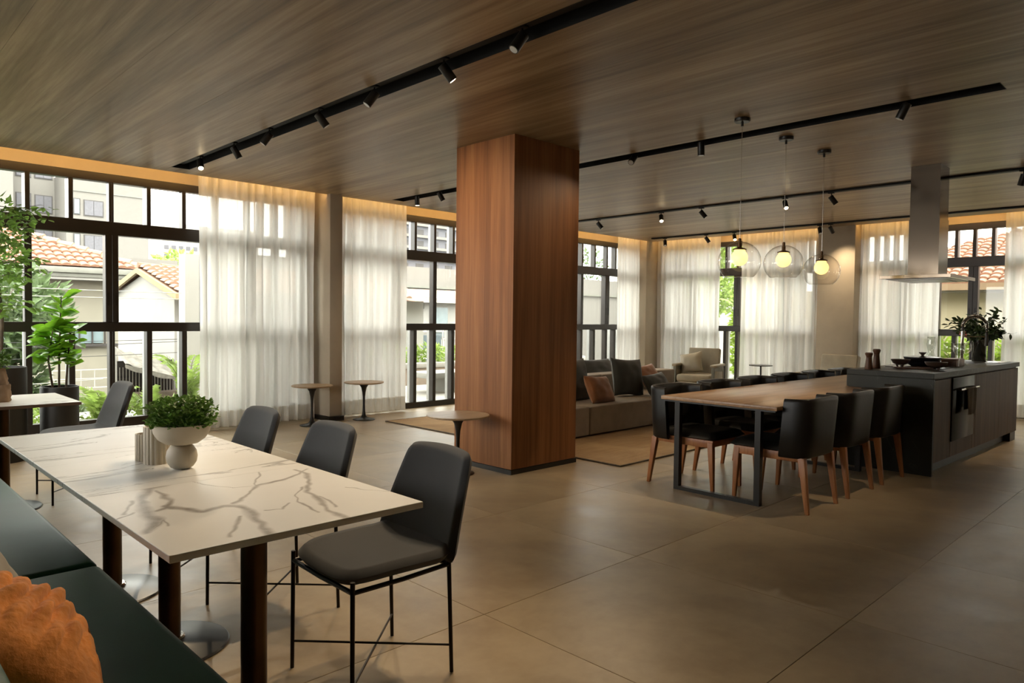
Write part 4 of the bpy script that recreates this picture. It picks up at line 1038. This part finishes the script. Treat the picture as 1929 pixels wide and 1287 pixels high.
GP = 'plants in the bed outside the left window'
frond_plant('feathery palm in the bed, left of the bowl planter', 2.45, 9.45, -.05, .55, 10, seed=2, spread=.45, group=GP)
frond_plant('feathery palm just behind the bowl planter', 2.98, 9.5, -.05, .52, 10, seed=3, spread=.45, group=GP)
frond_plant('taller feathery palm at the edge of the left curtain', 3.42, 9.45, -.05, .98, 12, seed=4, spread=.45, group=GP)
for i, (x, lb) in enumerate([(1.85, 'low bushy plant outside between the two black planters'), (2.6, 'low bushy plant outside beside the side-on charcoal chair'), (3.3, 'low bushy plant outside directly above the bowl greens')]):
    t = thing('low_shrub', lb, 'plant', (x, 9.35, -.06), 0, GP); rnd = random.Random(30 + i)
    foliage(MB(), (0, 0, .17), (.38, .25, .22), 520, .075, rnd, .5).build('leaves', 'leaf outside', t)['kind'] = 'stuff'
    MB().tube([(0, 0, 0), (0, 0, .2)], .01, 6).build('stem', 'bark', t)
bed = thing('garden_bed', 'low pale planting bed outside the left window', 'planter'); MB().box(-1.5, 3.9, 9.05, 9.1, -.06, .03).box(-1.5, 3.9, 9.9, 9.95, -.06, .03).build('kerb', 'concrete pale', bed); MB().box(-1.5, 3.9, 9.1, 9.9, -.061, -.02).build('soil', 'garden wall', bed)
for i, (x, lb) in enumerate([(8.3, 'bright shrub behind the parapet seen through the left door pane'), (9.3, 'bright shrub behind the parapet seen through the middle door pane'), (10.3, 'bright shrub behind the parapet near the wood column')]):
    t = thing('parapet_shrub', lb, 'plant', (x, 11.95, .40), 0, 'shrubs in the terrace parapet'); rnd = random.Random(40 + i)
    foliage(MB(), (0, 0, .17), (.42, .22, .24), 380, .12, rnd, .4).build('leaves', 'leaf outside', t)['kind'] = 'stuff'
    MB().tube([(0, 0, .03), (0, 0, .2)], .01, 6).build('stem', 'bark', t)
def tree(label, x, y, z0, parts, mat, size, n, seed, trunk=.12, group=None):
    t = thing('tree', label, 'tree', (x, y, z0), 0, group); rnd = random.Random(seed); top = max(p[2] for p, r in parts)
    MB().tube([(0, 0, 0), (.1, 0, top * .5), (0, .05, top)], [trunk, trunk * .7, trunk * .3], 8).build('trunk', 'bark', t, smooth=True)
    f = MB(); 
    for p, r in parts: foliage(f, p, r, n, size, rnd, .5)
    f.build('crown', mat, t)['kind'] = 'stuff'; return t
tree('grey-green bamboo-like tree behind the potted plants, left window', 2.2, 13.4, -3, [((0, 0, 4.3), (.75, .7, .75)), ((-.35, 0, 3.1), (.8, .6, .8)), ((.3, .2, 2.4), (.75, .6, .7))], 'leaf bamboo', .24, 900, 50, .08)
tree('bright green tree in the distance beside the far towers, left window', 11.2, 32, -3, [((0, 0, 6.2), (1.0, 1.0, .9)), ((.6, 0, 5.4), (.9, .9, .9))], 'leaf outside', .3, 700, 51)
tree('loose pale-trunked tree right of the wood column', 30.0, 25, -3, [((0, 0, 6.6), (1.3, 1.3, 1.6)), ((.5, 0, 4.6), (1.0, 1.0, 1.0))], 'leaf bamboo', .3, 650, 52, .16)
tree('dense green tree behind the white building right of the column', 38.5, 36, -3, [((0, 0, 6.0), (3.4, 2.4, 1.4))], 'leaf outside', .4, 1700, 53, .2)
tree('dark green tree in the narrow gap behind the armchair window', 24, 13.6, -3, [((0, 0, 5.6), (1.1, 1.0, .9)), ((0, .2, 7.2), (1.0, 1.2, .9))], 'leaf outside', .3, 800, 54)
tree('lime green tree low in the narrow gap behind the armchair window', 17.0, 8.75, -3, [((0, 0, 3.6), (.5, .30, 1.0)), ((0, 0, 4.3), (.5, .3, .4))], 'leaf lime', .18, 900, 55, .05)
for i, (x, y, lb) in enumerate([(14.2, 3.45, 'lime green palm outside behind the wine glasses'), (14.4, 2.75, 'lime green palm outside behind the smoked vase'), (14.6, 4.3, 'lime green palm outside behind the warm-toned curtain')]):
    frond_plant(lb, x, y, -.06, 1.35, 26, 'leaf lime', 60 + i, .7, group='lime palms outside the kitchen window', ll_=.3)
frond_plant('feathery palm in front of the narrow gap, armchair window', 14.0, 7.10, -.06, 2.1, 16, 'leaf outside', 66, .7, ll_=.32)

# tiled roofs ---------------------------------------------------------------------
def barrel(w, L, h=.35):
    m = MB(); n = 5
    for r_, (s, zo) in enumerate(((0, .030), (1.06, .0))):
        pass
    def f(u, v):
        a = PI * u; sc = 1 - .14 * v
        return Vector((w / 2 + w * .56 * -math.cos(a) * sc, L * 1.1 * v, w * h * math.sin(a) * sc + .035 * (1 - v)))
    m.grid(f, 6, 1); m.add([f(k / 6, 0) for k in range(7)], [tuple(range(7))]); return m
def tile_roof(parent, o, u, s, nu, nv, w, L, keep=None, mat='terracotta', limit=300):
    u = Vector(u).normalized(); s = Vector(s).normalized(); nrm = u.cross(s).normalized(); o = Vector(o)
    if nrm.z < 0: nrm = -nrm; 
    me = barrel(w, L).mesh('roof_tile', mat, smooth=True, angle=40); R = Matrix((u, s, nrm)).transposed(); eu = R.to_euler() if R.determinant() > 0 else None
    if eu is None:
        u = -u; o = o + -u * (nu * w) * 1; R = Matrix((u, s, nrm)).transposed(); eu = R.to_euler()
    cnt = 0; rest = MB(); base = barrel(w, L); rn = random.Random(9)
    for j in range(nv):
        for i in range(nu):
            p = o + u * (i * w) + s * (j * L)
            if keep and not keep(p + u * w / 2, j * L): continue
            if cnt < limit: inst(me, 'roof_tile', parent, p + nrm * rn.uniform(0, .006), eu, (rn.uniform(.97, 1.03), 1, rn.uniform(.9, 1.1))); cnt += 1
            else: rest.add([p + R @ Vector(v) for v in base.v], base.f)
    if rest.v: rest.build('roof_tiles_far', mat, parent, smooth=True, angle=40)['kind'] = 'stuff'
# house A
ha = thing('tiled_house', 'cream house with hipped terracotta roof and grey gutter, left window', 'house')
sl = .40; c_ = math.sqrt(1 + sl * sl)
MB().box(-2, 5.75, 20.5, 28, -3, 2.45).build('wall', 'cream render', ha)
MB().add([(-2, 20, 2.44), (6.2, 20, 2.44), (1.2, 25, 2.44 + 5 * sl), (-2, 25, 2.44 + 5 * sl), (6.2, 28, 2.44)], [(0, 1, 2, 3), (1, 4, 2)]).build('roof_deck', 'terracotta', ha)
tile_roof(ha, (.2, 20.0, 2.50), (1, 0, 0), (0, 1, sl), 29, 13, .205, .34, lambda p, d: p.x < 6.2 - (p.y - 20) - .02)
hp = MB(); 
for k in range(18):
    p = Vector((6.2 - k * .27, 20 + k * .27, 2.56 + k * .27 * sl)); q = p + Vector((-.29, .29, .29 * sl)); hp.tube([p + Vector((0, 0, .035)), q], [.085, .07], 8)
hp.build('hip_tiles', 'terracotta pale', ha, smooth=True, angle=40)
MB().box(-2, 6.22, 19.88, 20.0, 2.36, 2.50).box(-2, 6.15, 19.95, 20.02, 2.26, 2.36).build('gutter', 'gutter grey', ha, bevel=.01); MB().box(-2, 6.1, 20.0, 20.5, 2.20, 2.26).build('soffit', 'white render', ha)
MB().box(3.0, 5.3, 20.42, 20.5, .62, 1.10).build('window', 'tower pane', ha); mb = MB()
for k in range(9): mb.box(3.0 + k * .29, 3.03 + k * .29, 20.38, 20.42, .6, 1.12)
mb.box(2.9, 5.75, 20.36, 20.44, .53, .60).build('window_bars', 'gate iron', ha)
lt = MB(); lt.tube([(3.75, 20.2, 2.25), (3.75, 20.2, 1.8)], .012, 6); lt.build('lantern_rod', 'gate iron', ha); MB().lathe([(0, 1.62), (.06, 1.64), (.085, 1.74), (.03, 1.80), (0, 1.80)], 8, (3.75, 20.2, 0)).build('lantern', 'gate iron', ha)
# garden wall with blocks and railing in front of house A
gw = thing('garden_fence', 'low garden wall with pale square railing below the cream house', 'fence')
MB().box(-1, 5.3, 19.2, 19.35, -3, -.42).build('wall', 'cream render', gw); rb_ = MB()
for k in range(22): rb_.box(-1 + k * .29, -.985 + k * .29, 19.26, 19.29, -.42, .03)
for z in (-.42, -.2, .01): rb_.box(-1, 5.3, 19.255, 19.295, z, z + .02)
rb_.build('railing', 'railing pale', gw)
# gable house
gh = thing('gable_house', 'white gabled house with terracotta roof and yellow verge boards', 'house')
MB().prismax([(12.45, -3), (15.55, -3), (15.55, 1.80), (14.0, 2.10), (12.45, 1.74)], 4.3, 9.5, 0).build('wall', 'white render', gh)
MB().add([(4.18, 14.0, 2.20), (9.7, 14.0, 2.20), (9.7, 12.05, 1.70), (4.18, 12.05, 1.70), (4.18, 15.95, 1.78), (9.7, 15.95, 1.78), (4.18, 14.0, 2.15), (9.7, 14.0, 2.15)], [(0, 1, 2, 3), (0, 1, 5, 4)]).build('roof_deck', 'terracotta', gh)
sb = (2.20 - 1.70) / 1.95
tile_roof(gh, (4.22, 12.02, 1.72), (1, 0, 0), (0, 1, sb), 32, 9, .145, .225, None, 'terracotta pale')
mb = MB()
for k in range(14): mb.tube([(4.2 + k * .4, 14.0, 2.25), (4.62 + k * .4, 14.0, 2.235)], [.06, .05], 8)
mb.build('ridge_tiles', 'terracotta', gh, smooth=True, angle=40)
MB().add([(4.17, 12.02, 1.60), (4.17, 14.0, 2.11), (4.17, 14.0, 2.20), (4.17, 12.02, 1.70), (4.22, 12.02, 1.60), (4.22, 14.0, 2.11), (4.22, 14.0, 2.20), (4.22, 12.02, 1.70)], [(0, 1, 2, 3), (4, 5, 6, 7), (0, 4, 5, 1), (0, 3, 7, 4), (3, 2, 6, 7)]).build('verge_board', 'fascia yellow', gh)
MB().add([(4.17, 15.97, 1.68), (4.17, 14.0, 2.11), (4.17, 14.0, 2.20), (4.17, 15.97, 1.78), (4.22, 15.97, 1.68), (4.22, 14.0, 2.11), (4.22, 14.0, 2.20), (4.22, 15.97, 1.78)], [(0, 1, 2, 3), (4, 5, 6, 7), (0, 4, 5, 1), (0, 3, 7, 4), (3, 2, 6, 7)]).build('verge_board', 'fascia yellow', gh)
MB().tube([(4.62, 12.4, 1.60), (4.5, 12.35, 1.25), (4.5, 12.35, -.5)], .035, 8).build('rain_pipe', 'white render', gh, smooth=True)
bw = thing('boundary_wall', 'plain white boundary wall behind the left curtain', 'wall'); MB().box(3.95, 4.85, 11.0, 11.25, -3, 2.27).build('wall', 'white render', bw)
# awning, gate
aw = thing('awning', 'weathered striped awning sagging over a dark gate, left window', 'awning')
mb = MB(); mb.grid(lambda u, v: Vector((3.30 + .98 * u, 12.35 - .75 * v, .86 - .34 * u - .25 * v + .012 * math.sin(u * 30) - .0 + .02 * math.sin(v * 9))), 40, 8); mb.build('canvas', 'awning', aw, smooth=True, angle=180)
mb = MB(); mb.grid(lambda u, v: Vector((3.30 + .98 * u, 11.60, .61 - .34 * u * .4 - .16 * u - v * (.05 + .03 * abs(math.sin(u * 9.4))))), 48, 2); mb.build('scalloped_edge', 'awning', aw, smooth=True, angle=180)
ir = thing('iron_gate', 'dark iron gate with pale balusters under the weathered awning', 'gate')
MB().box(3.32, 4.24, 12.30, 12.34, -.4, .62).build('panel', 'gate iron', ir)
mb = MB(); 
for k in range(19): mb.box(3.36 + k * .047, 3.368 + k * .047, 12.26, 12.27, .10, .52)
mb.build('balusters', 'railing pale', ir); MB().box(3.3, 4.28, 12.0, 12.28, -3, .12).build('sill_wall', 'garden wall', ir); MB().box(3.22, 3.30, 12.0, 12.1, -3, .84).build('post', 'white render', ir)
# wires
for i, (a, b, mt) in enumerate([((-2, 11, 1.83), (3.9, 11, 1.68), 'wire pale'), ((-2, 11, 1.70), (3.9, 11, 1.59), 'wire pale'), ((-2, 11.2, 1.20), (3.94, 11.2, 1.14), 'wire'), ((-2, 11.2, 1.05), (3.94, 11.2, .99), 'wire'), ((-2, 11.1, .92), (3.94, 11.1, .96), 'wire'), ((-2, 11.2, .80), (3.94, 11.2, .79), 'wire'), ((-2, 11.2, .42), (2.9, 11.2, .44), 'wire pale')]):
    lb = ['pale overhead cable crossing the top of the left window view', 'pale overhead cable just below the topmost one', 'dark cable just under the middle rail of the left window', 'second dark cable under the middle rail of the left window', 'thicker dark cable above the awning', 'dark cable crossing the awning top', 'pale cable low behind the black planters'][i]
    t = thing('cable', lb, 'cable', group='overhead cables outside the left window'); P = [Vector(a).lerp(Vector(b), k / 10) - Vector((0, 0, .05 * math.sin(PI * k / 10))) for k in range(11)]
    MB().tube(P, .0045 if mt == 'wire' else .006, 6).build('strand', mt, t)
# tower A with windows
ta = thing('apartment_tower', 'pale grey apartment tower with dark blinds beyond the cream house', 'building')
MB().box(9.5, 15.6, 75, 92, -3, 24).build('wall', 'tower grey', ta); MB().box(15.6, 22.2, 70.9, 92, -3, 13.62).build('wall', 'tower grey', ta); MB().box(15.6, 16.9, 70.95, 92, 13.62, 13.63).build('wall', 'tower grey', ta)
MB().box(7.0, 12.1, 72.5, 80, -3, 24).build('wall', 'tower grey', ta)
def twin(x0, x1, z0, z1, y, mt='tower blind', split=True):
    w = MB().box(x0 - .08, x1 + .08, y - .06, y + .02, z0 - .08, z1 + .08).build('window', 'tower dark', ta)
    if split:
        MB().box(x0, (x0 + x1) / 2 - .02, y - .10, y - .065, z0, z1).build('pane', mt, w); MB().box((x0 + x1) / 2 + .02, x1, y - .10, y - .065, z0, z1).build('pane', mt, w)
    else: MB().box(x0, x1, y - .10, y - .065, z0, z1).build('pane', mt, w)
for k in range(7):
    z = 4.3 + k * 3.05
    twin(14.15, 15.36, z, z + 1.45, 75); twin(12.75, 13.75, z, z + 1.5, 75)
    if z < 12.5: twin(17.0, 18.4, z - .35, z + .9, 70.9); twin(16.2, 16.58, z - .30, z + .95, 70.9, 'tower pane', False)
for k in range(7):
    z = 2.9 + k * 3.05
    if z < 13: MB().box(15.62, 22.2, 70.82, 70.9, z, z + .08).build('floor_band', 'gutter grey', ta)
ra = thing('grey_shed', 'long grey flat-roofed block beyond the tiled roofs, left window', 'building'); MB().box(7.6, 9.1, 26, 29, -3, 3.25).build('wall', 'tower grey', ra); MB().box(7.2, 11.5, 25, 29, 2.70, 2.93).build('roof_edge', 'tower dark', ra); MB().box(7.3, 11.5, 25.2, 29, -3, 2.7).build('lower_wall', 'gutter grey', ra)
def far_block(label, x0, x1, y, ztop, dz, nx, zlow, wallm, paneM, dep=12, wfrac=.6, hfrac=.45, bands=True):
    b = thing('distant_building', label, 'building'); MB().box(x0, x1, y, y + dep, -3, ztop).build('wall', wallm, b); m = MB(); w = (x1 - x0) / nx; z = ztop - dz; bd = MB()
    while z > zlow:
        for k in range(nx): m.box(x0 + w * (k + .5 - wfrac / 2), x0 + w * (k + .5 + wfrac / 2), y - .05, y + .01, z, z + dz * hfrac)
        bd.box(x0, x1, y - .5, y, z - dz * .28, z - dz * .05); z -= dz
    m.build('windows', paneM, b)['kind'] = 'stuff'
    if bands: bd.build('balconies', 'tower grey', b)['kind'] = 'stuff'
    return b
far_block('very distant white towers with rows of tiny windows, left window', 43, 60, 130, 17.3, 1.5, 14, 10, 'white render', 'tower blind', bands=False)
far_block('distant dark apartment block with white balcony bands, glazed doors', 50, 84, 87, 26, 1.72, 12, 8, 'tower blind', 'tower dark', wfrac=.5)
# walls & house outside doors
cw = thing('concrete_wall', 'long pale concrete wall beyond the terrace, glazed doors', 'wall'); MB().box(9.5, 40, 22, 22.4, -3, 3.30).build('wall', 'tower grey', cw); MB().box(9.5, 40, 21.9, 22.5, 2.50, 2.58).build('ledge', 'gutter grey', cw)
wh = thing('white_house', 'white house with low orange-tan roof and dark carport, glazed doors', 'house')
MB().box(10.5, 22, 19.4, 21.8, -3, 1.95).build('wall', 'white render', wh); MB().add([(10.3, 19.0, 2.0), (22.2, 19.0, 2.0), (22.2, 21.4, 2.42), (10.3, 21.4, 2.42)], [(0, 1, 2, 3)]).build('roof', 'terracotta pale', wh); MB().box(10.3, 22.2, 18.92, 19.0, 1.87, 2.03).build('fascia', 'white render', wh)
MB().box(11.5, 14.75, 19.3, 19.39, 1.66, 1.88).build('carport_shade', 'tower dark', wh); MB().box(15.1, 15.8, 19.32, 19.39, .7, 1.72).build('window', 'tower pane', wh); MB().box(12.0, 14.2, 19.33, 19.39, .95, 1.5).build('window', 'tower dark', wh)
mb = MB()
for k in range(12): mb.box(12.0 + k * .19, 12.06 + k * .19, 19.25, 19.32, .95, 1.5)
mb.box(11.5, 22, 19.2, 19.28, .88, .96).build('window_bars', 'railing pale', wh)
sg = thing('street_sign', 'dark teal sign board with white lettering beyond the parapet', 'sign')
MB().box(9.9, 12.05, 15.0, 15.06, -.2, .90).build('board', 'sign teal', sg); MB().box(10.1, 10.16, 15.06, 15.12, -3, .7).box(11.8, 11.86, 15.06, 15.12, -3, .7).build('post', 'gate iron', sg)
tc = bpy.data.curves.new('lettering', 'FONT'); tc.body = 'ieqil'; tc.size = .34; tc.extrude = .004; tc.offset = .006
tmp_ = bpy.data.objects.new('tmp', tc); COL.objects.link(tmp_); bpy.context.view_layer.update(); tme = bpy.data.meshes.new_from_object(tmp_.evaluated_get(bpy.context.evaluated_depsgraph_get())); bpy.data.objects.remove(tmp_)
to = bpy.data.objects.new('lettering', tme); COL.objects.link(to); to.parent = sg; to.location = (11.22, 14.992, .38); to.rotation_euler = (PI / 2, 0, 0); tme.materials.clear(); tme.materials.append(M_('sign white'))
MB().box(11.26, 11.72, 14.988, 14.998, .27, .30).build('underline', 'sign white', sg)
MB().tube([(10.95, 14.99, .10), (11.12, 14.99, .25), (10.98, 14.99, .42)], .022, 6).build('emblem', 'sign white', sg)
rl = thing('street_railing', 'white vertical-bar railing right of the teal sign', 'railing'); mb = MB()
for k in range(14): mb.box(12.1 + k * .075, 12.12 + k * .075, 15.0, 15.03, .52, 1.06)
mb.box(12.08, 13.2, 14.99, 15.04, 1.04, 1.08).box(12.08, 13.2, 14.99, 15.04, .78, .81).build('bars', 'railing pale', rl); MB().box(12.08, 13.4, 15.0, 15.15, -3, .52).build('base_wall', 'concrete pale', rl)
far_block('white building with grey lower band right of the wood column', 27, 46, 27.5, 3.3, 2.3, 9, -2, 'white render', 'tower pane', dep=4, wfrac=.4, hfrac=.2, bands=False)
far_block('pale building with grey bars in the narrow armchair window gap', 30, 30.5, 13.0, 5.4, .6, 1, -2, 'white render', 'tower pane', dep=10, bands=False)
# right-hand tiled house
rh = thing('tiled_house', 'cream house with terracotta roof filling the kitchen window view', 'house')
MB().box(17.55, 24, -6, 8.2, -3, 2.12).build('wall', 'cream warm', rh); sr = .42
MB().add([(17, -6, 2.10), (17, YR_ := 7.0, 2.10), (22, YR_ - 5, 2.10 + 5 * sr), (22, -6, 2.10 + 5 * sr)], [(0, 1, 2, 3)]).build('roof_deck', 'terracotta', rh)
MB().box(16.9, 17.02, -6, YR_, 2.05, 2.19).build('fascia', 'kraft board', rh); MB().box(17.0, 17.55, -6, YR_, 2.02, 2.06).build('soffit', 'cream render', rh)
tile_roof(rh, (17.0, -.6, 2.16), (0, 1, 0), (1, 0, sr), 38, 22, .20, .225, lambda p, d: p.y < YR_ - (p.x - 17) and p.y > -.7)
